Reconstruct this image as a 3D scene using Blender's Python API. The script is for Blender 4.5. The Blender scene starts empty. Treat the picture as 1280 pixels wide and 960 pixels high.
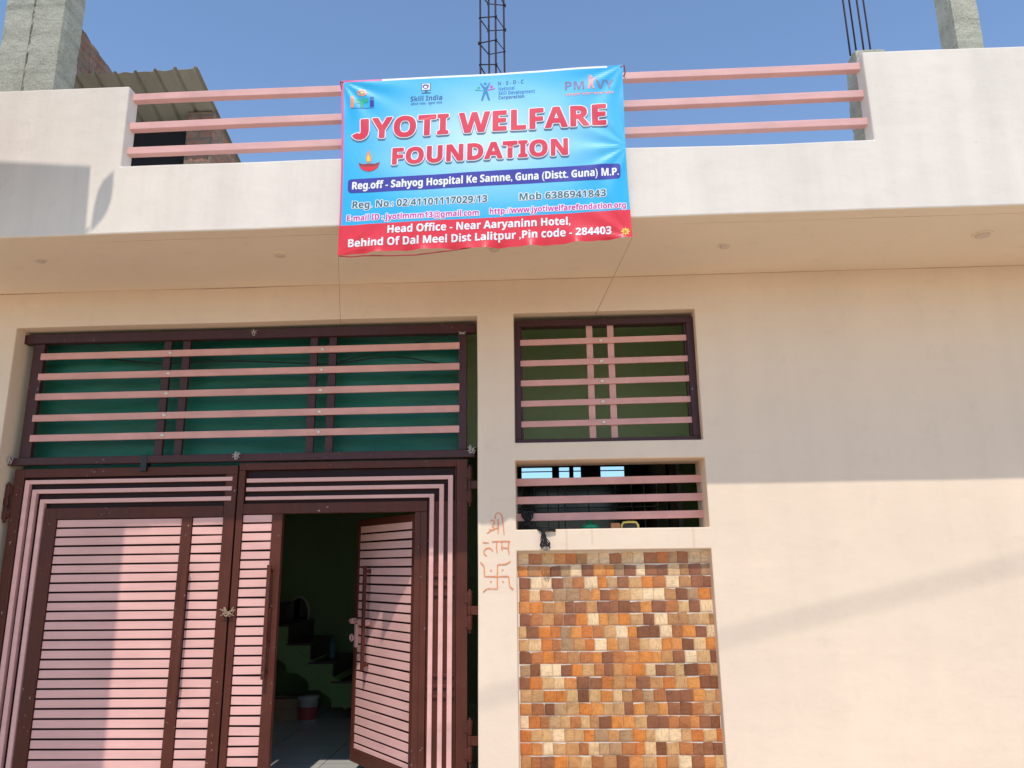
import bpy, bmesh, math, random
from math import sin, cos, pi, radians
from mathutils import Vector, Matrix, noise

random.seed(7)
scene = bpy.context.scene
COL = scene.collection

# ------------------------------------------------------------------ camera
FPX, YAW, PITCH, ROLL = 944.93, -0.0434697, 0.2316574, -0.0127187
CAM = Vector((0, -5.2, 1.55))
FW = Vector((sin(YAW) * cos(PITCH), cos(YAW) * cos(PITCH), sin(PITCH)))
RT0 = Vector((cos(YAW), -sin(YAW), 0))
UP0 = RT0.cross(FW)
RT = cos(ROLL) * RT0 + sin(ROLL) * UP0
UP = cos(ROLL) * UP0 - sin(ROLL) * RT0
cam_data = bpy.data.cameras.new('camera')
cam_data.sensor_fit = 'HORIZONTAL'
cam_data.sensor_width = 36.0
cam_data.lens = 36.0 * FPX / 1280.0
cam_data.clip_start = 0.05
cam_data.clip_end = 3000
cam = bpy.data.objects.new('camera', cam_data)
COL.objects.link(cam)
m3 = Matrix((RT, UP, -FW)).transposed()
cam.matrix_world = Matrix.Translation(CAM) @ m3.to_4x4()
scene.camera = cam


def un(u, v, y=0.0):
    """where the photo point (u, v) meets the upright plane at depth y"""
    d = FW + RT * ((u - 640) / FPX) + UP * ((480 - v) / FPX)
    return CAM + d * ((y - CAM.y) / d.y)


def uz(u, v, z):
    d = FW + RT * ((u - 640) / FPX) + UP * ((480 - v) / FPX)
    return CAM + d * ((z - CAM.z) / d.z)


# ------------------------------------------------------------------ light
SUN_EL = radians(57.3)
world = bpy.data.worlds.new('World')
scene.world = world
world.use_nodes = True
wn = world.node_tree
bg = wn.nodes['Background']
sky = wn.nodes.new('ShaderNodeTexSky')
sky.sky_type = 'NISHITA'
sky.sun_disc = False
sky.sun_elevation = SUN_EL
sky.sun_rotation = radians(180)
sky.altitude = 300
sky.air_density = 1.08
sky.dust_density = 0.1
sky.ozone_density = 3.0
wn.links.new(sky.outputs[0], bg.inputs[0])
bg.inputs[1].default_value = 0.15
sun_data = bpy.data.lights.new('sun', 'SUN')
sun_data.energy = 2.15
sun_data.angle = radians(0.5)
sun_data.color = (1.0, 0.94, 0.86)
sun = bpy.data.objects.new('sun', sun_data)
COL.objects.link(sun)
sun.rotation_euler = (pi / 2 - SUN_EL, 0, 0)
sun.location = (0, -20, 30)
vs = scene.view_settings
vs.view_transform = 'Standard'
vs.look = 'None'
vs.exposure = 0.50
vs.gamma = 1.0
vs.use_curve_mapping = False
scene.cycles.use_denoising = True
scene.cycles.max_bounces = 10
scene.cycles.diffuse_bounces = 6


# ------------------------------------------------------------------ materials
class NT:
    def __init__(self, name):
        self.m = bpy.data.materials.new(name)
        self.m.use_nodes = True
        self.t = self.m.node_tree
        self.b = self.t.nodes['Principled BSDF']

    def n(self, kind, **kw):
        nd = self.t.nodes.new(kind)
        for k, v in kw.items():
            if k in nd.inputs:
                nd.inputs[k].default_value = v
            else:
                setattr(nd, k, v)
        return nd

    def l(self, a, b):
        self.t.links.new(a, b)

    def coord(self, scale=(1, 1, 1), rot=(0, 0, 0), which='Object'):
        tc = self.n('ShaderNodeTexCoord')
        mp = self.n('ShaderNodeMapping')
        mp.inputs['Scale'].default_value = scale
        mp.inputs['Rotation'].default_value = rot
        self.l(tc.outputs[which], mp.inputs[0])
        return mp.outputs[0]

    def noise(self, vec, scale, detail=4, rough=0.55):
        nd = self.n('ShaderNodeTexNoise', Scale=scale, Detail=detail, Roughness=rough)
        self.l(vec, nd.inputs['Vector'])
        return nd.outputs['Fac']

    def ramp(self, fac, stops):
        r = self.n('ShaderNodeValToRGB')
        els = r.color_ramp.elements
        while len(els) < len(stops):
            els.new(0.5)
        for e, (p, c) in zip(els, stops):
            e.position = p
            e.color = (c[0], c[1], c[2], 1) if not isinstance(c, float) else (c, c, c, 1)
        self.l(fac, r.inputs[0])
        return r.outputs[0]

    def mix(self, fac, a, b, mode='MIX'):
        mx = self.n('ShaderNodeMix', data_type='RGBA', blend_type=mode)
        for s, v in ((mx.inputs[0], fac), (mx.inputs[6], a), (mx.inputs[7], b)):
            if hasattr(v, 'links'):
                self.l(v, s)
            elif isinstance(v, (int, float)):
                s.default_value = v
            else:
                s.default_value = (v[0], v[1], v[2], 1)
        return mx.outputs[2]

    def math(self, op, a, b=0.0):
        nd = self.n('ShaderNodeMath', operation=op)
        for s, v in zip(nd.inputs, (a, b)):
            if hasattr(v, 'links'):
                self.l(v, s)
            else:
                s.default_value = v
        return nd.outputs[0]

    def bump(self, h, strength=0.3, dist=0.01, prev=None):
        bp = self.n('ShaderNodeBump', Strength=strength, Distance=dist)
        self.l(h, bp.inputs['Height'])
        if prev is not None:
            self.l(prev, bp.inputs['Normal'])
        return bp.outputs[0]

    def out(self, color=None, rough=0.6, spec=0.5, metal=0.0, normal=None):
        b = self.b
        if color is not None:
            if hasattr(color, 'links'):
                self.l(color, b.inputs['Base Color'])
            else:
                b.inputs['Base Color'].default_value = (*color, 1)
        if hasattr(rough, 'links'):
            self.l(rough, b.inputs['Roughness'])
        else:
            b.inputs['Roughness'].default_value = rough
        b.inputs['Specular IOR Level'].default_value = spec
        b.inputs['Metallic'].default_value = metal
        if normal is not None:
            self.l(normal, b.inputs['Normal'])
        return self.m


def scl(c, k):
    return tuple(x * k for x in c)


def mat_plaster(name, c, var=0.05, streak=0.04, bump=0.25, drips=()):
    t = NT(name)
    v = t.coord()
    big = t.noise(v, 0.9, 5, 0.6)
    col = t.ramp(big, [(0.3, scl(c, 1 - var)), (0.7, scl(c, 1 + var))])
    vst = t.coord((5.0, 5.0, 0.35))
    st = t.noise(vst, 1.2, 4, 0.6)
    col = t.mix(1.0, col, t.ramp(st, [(0.35, 1 - streak), (0.6, 1.0)]), 'MULTIPLY')
    # faint patch repairs and hand-trowel blotches of the paint itself
    pt = t.noise(t.coord((0.7, 1, 2.2)), 2.6, 3, 0.5)
    col = t.mix(t.ramp(pt, [(0.62, 0.0), (0.72, 0.35)]), col, scl(c, 1.06))
    dirt = t.noise(v, 7.0, 6, 0.7)
    col = t.mix(1.0, col, t.ramp(dirt, [(0.25, 0.93), (0.45, 1.0)]), 'MULTIPLY')
    vo = t.n('ShaderNodeTexVoronoi', feature='DISTANCE_TO_EDGE', Scale=0.8)
    wv = t.n('ShaderNodeVectorMath', operation='MULTIPLY_ADD')
    nzc = t.n('ShaderNodeTexNoise', Scale=3.0, Detail=5)
    t.l(v, nzc.inputs['Vector'])
    t.l(nzc.outputs['Color'], wv.inputs[0])
    wv.inputs[1].default_value = (0.5, 0.5, 0.5)
    t.l(v, wv.inputs[2])
    t.l(wv.outputs[0], vo.inputs['Vector'])
    ck = t.ramp(vo.outputs['Distance'], [(0.0, 1.0), (0.0035, 0.0)])
    gate_ = t.ramp(t.noise(v, 0.55, 2), [(0.54, 0.0), (0.62, 0.16)])
    col = t.mix(t.math('MULTIPLY', ck, gate_), col, scl(c, 0.5))
    spk = t.noise(v, 21, 2, 0.5)
    col = t.mix(t.ramp(spk, [(0.765, 0.0), (0.79, 0.3)]), col, scl(c, 0.65))
    if drips:
        tc = t.n('ShaderNodeTexCoord')
        sx = t.n('ShaderNodeSeparateXYZ')
        t.l(tc.outputs['Object'], sx.inputs[0])
        wob = t.math('MULTIPLY', t.math('SUBTRACT', t.noise(t.coord((0, 0, 9)), 1.0, 2), 0.5), 0.02)
        for (dx, z0, z1) in drips:
            d = t.math('ABSOLUTE', t.math('SUBTRACT', t.math('ADD', sx.outputs[0], wob), dx))
            f = t.ramp(t.math('MULTIPLY', d, 40.0), [(0.05, 1.0), (0.5, 0.0)])
            up = t.math('MULTIPLY', t.math('GREATER_THAN', sx.outputs[2], z0), t.math('LESS_THAN', sx.outputs[2], z1 + 0.02))
            f = t.math('MULTIPLY', t.math('MULTIPLY', f, up), 0.35)
            col = t.mix(f, col, (0.62, 0.38, 0.20))
    n1 = t.bump(t.noise(t.coord((1, 1, 1.6)), 3.2, 3, 0.5), 0.35 * bump / 0.25, 0.02)
    n2 = t.bump(t.noise(v, 95, 4, 0.6), bump, 0.0025, n1)
    return t.out(col, 0.75, 0.25, 0, n2)


def mat_paint(name, c, rough=0.38, var=0.08, chips=None, scale=6.0, rust=None, streak=(14, 14, 1.2), depth=0.86):
    t = NT(name)
    v = t.coord()
    f = t.noise(v, scale, 5, 0.6)
    col = t.ramp(f, [(0.3, scl(c, 1 - var)), (0.7, scl(c, 1 + var))])
    st = t.noise(t.coord(streak), 2.0, 4, 0.6)
    col = t.mix(1.0, col, t.ramp(st, [(0.3, depth), (0.6, 1.0)]), 'MULTIPLY')
    if rust:
        rf = t.noise(v, 4.0, 6, 0.7)
        col = t.mix(t.ramp(rf, [(0.66, 0.0), (0.74, 0.8)]), col, rust)
    if chips:
        cf = t.noise(v, 46, 3, 0.5)
        cg = t.noise(v, 3.1, 2, 0.5)
        fac = t.math('MULTIPLY', t.ramp(cf, [(0.70, 0.0), (0.73, 1.0)]), t.ramp(cg, [(0.5, 0.0), (0.62, 1.0)]))
        col = t.mix(fac, col, chips)
    n = t.bump(t.noise(v, 60, 3, 0.5), 0.08, 0.002)
    rr = t.ramp(f, [(0.3, rough - 0.06), (0.7, rough + 0.1)])
    return t.out(col, rr, 0.24, 0, n)


def mat_plain(name, c, rough=0.6, spec=0.4, metal=0.0, var=0.06, scale=20):
    t = NT(name)
    v = t.coord()
    f = t.noise(v, scale, 4, 0.6)
    col = t.ramp(f, [(0.3, scl(c, 1 - var)), (0.7, scl(c, 1 + var))])
    return t.out(col, rough, spec, metal)


def mat_concrete(name, c, spots=True):
    t = NT(name)
    v = t.coord()
    a = t.noise(v, 3.0, 6, 0.7)
    col = t.ramp(a, [(0.25, scl(c, 0.72)), (0.5, c), (0.75, scl(c, 1.18))])
    fine = t.noise(v, 55, 5, 0.7)
    col = t.mix(1.0, col, t.ramp(fine, [(0.3, 0.7), (0.5, 1.0), (0.7, 1.1)]), 'MULTIPLY')
    lay = t.noise(t.coord((0.5, 0.5, 7)), 1.6, 4, 0.6)
    col = t.mix(1.0, col, t.ramp(lay, [(0.3, 0.74), (0.5, 1.0), (0.7, 1.08)]), 'MULTIPLY')
    pit = t.noise(v, 26, 3, 0.6)
    col = t.mix(t.ramp(pit, [(0.66, 0.0), (0.72, 0.7)]), col, scl(c, 0.42))
    n1 = t.bump(t.noise(v, 14, 5, 0.65), 0.8, 0.025)
    n2 = t.bump(fine, 0.6, 0.006, n1)
    return t.out(col, 0.9, 0.2, 0, n2)


def mat_brick(name):
    t = NT(name)
    tc = t.n('ShaderNodeTexCoord')
    sx = t.n('ShaderNodeSeparateXYZ')
    t.l(tc.outputs['Object'], sx.inputs[0])
    h = t.math('ADD', sx.outputs[0], sx.outputs[1])
    cb = t.n('ShaderNodeCombineXYZ')
    t.l(h, cb.inputs[0])
    t.l(sx.outputs[2], cb.inputs[1])
    # wobble so that courses are not ruler straight
    nz = t.n('ShaderNodeTexNoise', Scale=5.0)
    t.l(tc.outputs['Object'], nz.inputs['Vector'])
    ad = t.n('ShaderNodeVectorMath', operation='MULTIPLY_ADD')
    t.l(nz.outputs['Color'], ad.inputs[0])
    ad.inputs[1].default_value = (0.03, 0.03, 0)
    t.l(cb.outputs[0], ad.inputs[2])
    br = t.n('ShaderNodeTexBrick')
    t.l(ad.outputs[0], br.inputs['Vector'])
    br.inputs['Color1'].default_value = (0.40, 0.155, 0.09, 1)
    br.inputs['Color2'].default_value = (0.28, 0.135, 0.095, 1)
    br.inputs['Mortar'].default_value = (0.19, 0.155, 0.125, 1)
    br.inputs['Scale'].default_value = 1.0
    br.inputs['Mortar Size'].default_value = 0.012
    br.inputs['Mortar Smooth'].default_value = 0.3
    br.inputs['Bias'].default_value = -0.1
    br.inputs['Brick Width'].default_value = 0.235
    br.inputs['Row Height'].default_value = 0.085
    sm = t.noise(tc.outputs['Object'], 6, 6, 0.75)
    col = t.mix(t.ramp(sm, [(0.36, 0.0), (0.66, 0.85)]), br.outputs['Color'], (0.31, 0.26, 0.20))
    fn = t.noise(tc.outputs['Object'], 45, 5, 0.7)
    col = t.mix(1.0, col, t.ramp(fn, [(0.3, 0.7), (0.6, 1.1)]), 'MULTIPLY')
    inv = t.math('SUBTRACT', 1.0, br.outputs['Fac'])
    n = t.bump(inv, 0.8, 0.012)
    n = t.bump(fn, 0.5, 0.006, n)
    return t.out(col, 0.92, 0.15, 0, n)


def mat_wood_tile():
    t = NT('printed_wood_tile')
    geo = t.n('ShaderNodeNewGeometry')
    ri = geo.outputs['Random Per Island']
    r = t.n('ShaderNodeValToRGB')
    r.color_ramp.interpolation = 'CONSTANT'
    cols = [(0.22, 0.080, 0.034), (0.38, 0.140, 0.050), (0.62, 0.205, 0.042), (0.62, 0.37, 0.165), (0.44, 0.21, 0.085), (0.78, 0.57, 0.35), (0.56, 0.175, 0.042),
            (0.40, 0.235, 0.125), (0.64, 0.26, 0.068), (0.25, 0.092, 0.045), (0.70, 0.45, 0.235), (0.52, 0.25, 0.095), (0.30, 0.115, 0.052), (0.56, 0.31, 0.135),
            (0.62, 0.225, 0.050), (0.45, 0.165, 0.055), (0.27, 0.10, 0.05), (0.60, 0.235, 0.07), (0.76, 0.54, 0.32), (0.48, 0.28, 0.14)]
    els = r.color_ramp.elements
    while len(els) < len(cols):
        els.new(0.5)
    for i, (e, c) in enumerate(zip(els, cols)):
        e.position = i / len(cols)
        e.color = (*c, 1)
    t.l(ri, r.inputs[0])
    uv = t.n('ShaderNodeUVMap')
    mp = t.n('ShaderNodeMapping')
    mp.inputs['Scale'].default_value = (2.2, 16, 1)
    t.l(uv.outputs[0], mp.inputs[0])
    off = t.n('ShaderNodeVectorMath', operation='ADD')
    t.l(mp.outputs[0], off.inputs[0])
    cmb = t.n('ShaderNodeCombineXYZ')
    t.l(t.math('MULTIPLY', ri, 97.0), cmb.inputs[0])
    t.l(t.math('MULTIPLY', ri, 331.0), cmb.inputs[1])
    t.l(cmb.outputs[0], off.inputs[1])
    grain = t.n('ShaderNodeTexNoise', Scale=1.0, Detail=5, Roughness=0.65, Distortion=0.6)
    t.l(off.outputs[0], grain.inputs['Vector'])
    col = t.mix(1.0, r.outputs[0], t.ramp(grain.outputs['Fac'], [(0.30, (0.55, 0.44, 0.36)), (0.47, (1, 1, 1)), (0.70, (1.2, 1.17, 1.1))]), 'MULTIPLY')
    mt = t.noise(t.coord(), 18, 3, 0.6)
    col = t.mix(1.0, col, t.ramp(mt, [(0.3, 0.82), (0.55, 1.06)]), 'MULTIPLY')
    # the printed picture of each block is darker along two of its sides
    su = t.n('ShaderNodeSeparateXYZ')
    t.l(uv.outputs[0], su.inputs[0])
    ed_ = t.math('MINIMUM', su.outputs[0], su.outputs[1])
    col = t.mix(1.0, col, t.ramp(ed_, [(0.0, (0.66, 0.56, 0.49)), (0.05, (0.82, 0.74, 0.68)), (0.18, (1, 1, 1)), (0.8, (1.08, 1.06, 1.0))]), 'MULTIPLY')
    n = t.bump(grain.outputs['Fac'], 0.15, 0.002)
    return t.out(col, 0.30, 0.4, 0, n)


def mat_floor_tile():
    t = NT('interior_floor_tile')
    tc = t.coord()
    br = t.n('ShaderNodeTexBrick', offset=0.0)
    t.l(tc, br.inputs['Vector'])
    br.inputs['Color1'].default_value = (0.62, 0.60, 0.55, 1)
    br.inputs['Color2'].default_value = (0.58, 0.56, 0.52, 1)
    br.inputs['Mortar'].default_value = (0.12, 0.11, 0.10, 1)
    br.inputs['Scale'].default_value = 1.0
    br.inputs['Mortar Size'].default_value = 0.003
    br.inputs['Brick Width'].default_value = 0.6
    br.inputs['Row Height'].default_value = 0.6
    return t.out(br.outputs['Color'], 0.2, 0.5)


def mat_ground():
    t = NT('lane_concrete')
    v = t.coord()
    a = t.noise(v, 0.6, 6, 0.65)
    col = t.ramp(a, [(0.3, (0.50, 0.38, 0.255)), (0.7, (0.64, 0.50, 0.35))])
    f = t.noise(v, 30, 5, 0.7)
    col = t.mix(1.0, col, t.ramp(f, [(0.3, 0.75), (0.6, 1.05)]), 'MULTIPLY')
    n = t.bump(f, 0.5, 0.01)
    return t.out(col, 0.95, 0.1, 0, n)


def mat_banner_print():
    t = NT('banner_print_blue')
    uv = t.n('ShaderNodeUVMap')
    mp = t.n('ShaderNodeMapping')
    mp.inputs['Location'].default_value = (-0.52, -0.60, 0)
    t.l(uv.outputs[0], mp.inputs[0])
    m2 = t.n('ShaderNodeMapping')
    m2.inputs['Scale'].default_value = (1.9, 2.2, 1)
    t.l(mp.outputs[0], m2.inputs[0])
    ln = t.n('ShaderNodeVectorMath', operation='LENGTH')
    t.l(m2.outputs[0], ln.inputs[0])
    col = t.ramp(ln.outputs['Value'], [(0.10, (0.54, 0.78, 0.92)), (0.50, (0.27, 0.63, 0.88)), (0.85, (0.075, 0.49, 0.80)), (1.15, (0.03, 0.44, 0.76))])
    # soft pale rays of the printed backdrop
    return t.out(col, 0.42, 0.4)


M = {}
CREAM = (0.83, 0.66, 0.50)
M['wall'] = mat_plaster('cream_wall_paint', CREAM, 0.045, 0.025, drips=((0.128, 1.60, 1.755), (0.975, 1.63, 1.755), (0.30, 1.66, 1.755)))
M['fascia'] = mat_plaster('glare_pale_parapet_paint', (0.79, 0.70, 0.60), 0.05, 0.07)  # wall paint whitened for sun glare; brightness put into the colour
M['soffit'] = mat_plaster('soffit_paint', (0.84, 0.71, 0.56), 0.04, 0.0)
M['green_dim'] = mat_plaster('dim_green_interior_paint', (0.15, 0.21, 0.09), 0.05, 0.03)  # same green, darkened: shade of the lower hall put into the colour
M['green_lit'] = mat_plaster('lit_green_interior_paint', (0.54, 0.66, 0.36), 0.04, 0.0)  # same green, lightened to stand for light on ceiling, beam and side wall
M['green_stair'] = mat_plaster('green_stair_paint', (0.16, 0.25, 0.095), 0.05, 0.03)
M['brown'] = mat_paint('brown_gate_enamel', (0.100, 0.027, 0.016), 0.44, 0.14, (0.55, 0.45, 0.38))
M['brown_dark'] = mat_paint('brown_gate_backing', (0.022, 0.006, 0.007), 0.55, 0.1)
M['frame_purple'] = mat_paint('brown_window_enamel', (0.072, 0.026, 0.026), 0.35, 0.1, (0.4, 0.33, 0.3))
M['pink'] = mat_paint('pink_gate_enamel', (0.80, 0.445, 0.39), 0.42, 0.08, None, 2.6, None, (1.1, 9, 9), 0.90)
M['pink_rail'] = mat_paint('pink_rail_enamel', (0.76, 0.43, 0.39), 0.45, 0.07, None, 5.0, (0.55, 0.27, 0.12), (1.0, 9, 9), 0.9)
M['pink_bar'] = mat_paint('pink_bar_enamel', (0.74, 0.38, 0.325), 0.45, 0.1, None, 6.0, None, (1.0, 9, 9), 0.9)
M['stud'] = mat_plain('pale_stud_paint', (0.72, 0.62, 0.52), 0.25, 0.5, 0.3)
M['tarp'] = None
M['concrete'] = mat_concrete('raw_column_concrete', (0.46, 0.44, 0.34))
M['brick'] = mat_brick('smeared_red_brick')
M['sheet'] = mat_plain('olive_sheet_metal', (0.33, 0.315, 0.255), 0.5, 0.4, 0.0, 0.08, 5)
M['rebar'] = mat_plain('rusty_rebar', (0.035, 0.017, 0.024), 0.6, 0.4, 0.2)
M['tile'] = mat_wood_tile()
M['grout'] = mat_plain('pale_grout', (0.78, 0.68, 0.56), 0.5, 0.3)
M['floor'] = mat_floor_tile()
M['ground'] = mat_ground()
M['banner'] = mat_banner_print()
M['bred'] = mat_plain('banner_red', (0.76, 0.035, 0.055), 0.40, 0.4, 0, 0.02)
M['bredtxt'] = mat_plain('banner_lettering_red', (0.72, 0.040, 0.075), 0.42, 0.4, 0, 0.02)
M['bwhite'] = mat_plain('banner_white', (0.86, 0.86, 0.87), 0.42, 0.4, 0, 0.02)
M['bshadow'] = mat_plain('banner_slate', (0.10, 0.17, 0.26), 0.42, 0.4, 0, 0.02)
M['bnavy'] = mat_plain('banner_navy', (0.045, 0.045, 0.34), 0.42, 0.4, 0, 0.02)
M['bteal'] = mat_plain('banner_teal', (0.045, 0.17, 0.21), 0.42, 0.4, 0, 0.02)
M['bmag'] = mat_plain('banner_magenta', (0.62, 0.05, 0.36), 0.42, 0.4, 0, 0.02)
M['bpink'] = mat_plain('banner_edge_pink', (0.70, 0.12, 0.30), 0.42, 0.4, 0, 0.02)
M['borange'] = mat_plain('banner_orange', (0.80, 0.30, 0.14), 0.42, 0.4, 0, 0.02)
M['bsalmon'] = mat_plain('banner_salmon', (0.74, 0.36, 0.36), 0.42, 0.4, 0, 0.02)
M['bgreen'] = mat_plain('banner_green', (0.03, 0.42, 0.28), 0.42, 0.4, 0, 0.02)
M['bdkblue'] = mat_plain('banner_dark_blue', (0.035, 0.12, 0.30), 0.42, 0.4, 0, 0.02)
M['bblue'] = mat_plain('banner_mid_blue', (0.03, 0.22, 0.50), 0.42, 0.4, 0, 0.02)
M['bgrey'] = mat_plain('banner_grey_violet', (0.19, 0.19, 0.34), 0.42, 0.4, 0, 0.02)
M['byellow'] = mat_plain('banner_yellow', (0.85, 0.62, 0.05), 0.42, 0.4, 0, 0.02)
M['bmaroon'] = mat_plain('banner_maroon', (0.30, 0.05, 0.05), 0.42, 0.4, 0, 0.02)
M['cord_red'] = mat_plain('red_cord', (0.45, 0.07, 0.07), 0.7)
M['string'] = mat_plain('thin_string', (0.38, 0.27, 0.19), 0.8)
M['rope'] = mat_plain('old_rope', (0.33, 0.22, 0.15), 0.9)
M['wire'] = mat_plain('pale_wire', (0.55, 0.5, 0.45), 0.6)
M['mark'] = mat_plain('red_paint_stroke', (0.76, 0.27, 0.13), 0.7, 0.2, 0, 0.18, 60)
M['black_cloth'] = mat_plain('black_cloth', (0.030, 0.028, 0.028), 0.85, 0.2, 0, 0.3, 30)
M['grey_cloth'] = mat_plain('grey_cloth', (0.35, 0.30, 0.27), 0.9, 0.1)
M['green_pl'] = mat_plain('green_plastic', (0.02, 0.28, 0.13), 0.35)
M['yellow_pl'] = mat_plain('yellow_plastic', (0.75, 0.60, 0.14), 0.4)
M['orange_pl'] = mat_plain('orange_plastic', (0.62, 0.22, 0.08), 0.4)
M['black_pl'] = mat_plain('black_plastic', (0.015, 0.015, 0.015), 0.4)
M['glass_dark'] = mat_plain('dark_window_glass', (0.008, 0.009, 0.012), 0.12, 0.5)
M['muntin'] = mat_plain('grey_muntin', (0.22, 0.22, 0.22), 0.5)
M['granite'] = mat_plain('brown_granite', (0.05, 0.025, 0.025), 0.35, 0.5)
M['mirror'] = mat_plain('mirror_glass', (0.05, 0.05, 0.05), 0.12, 0.5, 1.0, 0.0)
M['white_pl'] = mat_plain('white_plastic', (0.36, 0.36, 0.35), 0.4)
M['teal_pl'] = mat_plain('teal_plastic', (0.025, 0.10, 0.11), 0.4)
M['carton'] = mat_plain('brown_carton', (0.28, 0.18, 0.10), 0.9)
M['board'] = mat_plain('shadow_caster_board', (0.5, 0.5, 0.5), 0.6)
M['steel'] = mat_plain('grey_steel', (0.25, 0.25, 0.25), 0.5, 0.5, 0.6)
M['shade_black'] = mat_plain('dark_interior_shade', (0.02, 0.018, 0.02), 0.9)  # black standing for the shade inside dark openings
M['lamp_cap'] = mat_plain('ivory_cap', (0.66, 0.55, 0.45), 0.5)


def mat_tarp():
    t = NT('green_tarpaulin')
    v = t.coord()
    f = t.noise(t.coord((0.6, 1, 3.0)), 2.4, 5, 0.6)
    col = t.ramp(f, [(0.3, (0.006, 0.092, 0.062)), (0.7, (0.010, 0.175, 0.118))])
    n = t.bump(t.noise(t.coord((0.5, 1, 4.0)), 2.2, 4, 0.5), 0.6, 0.03)
    n = t.bump(t.noise(v, 120, 2, 0.5), 0.1, 0.001, n)
    return t.out(col, 0.5, 0.4, 0, n)


M['tarp'] = mat_tarp()


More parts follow.
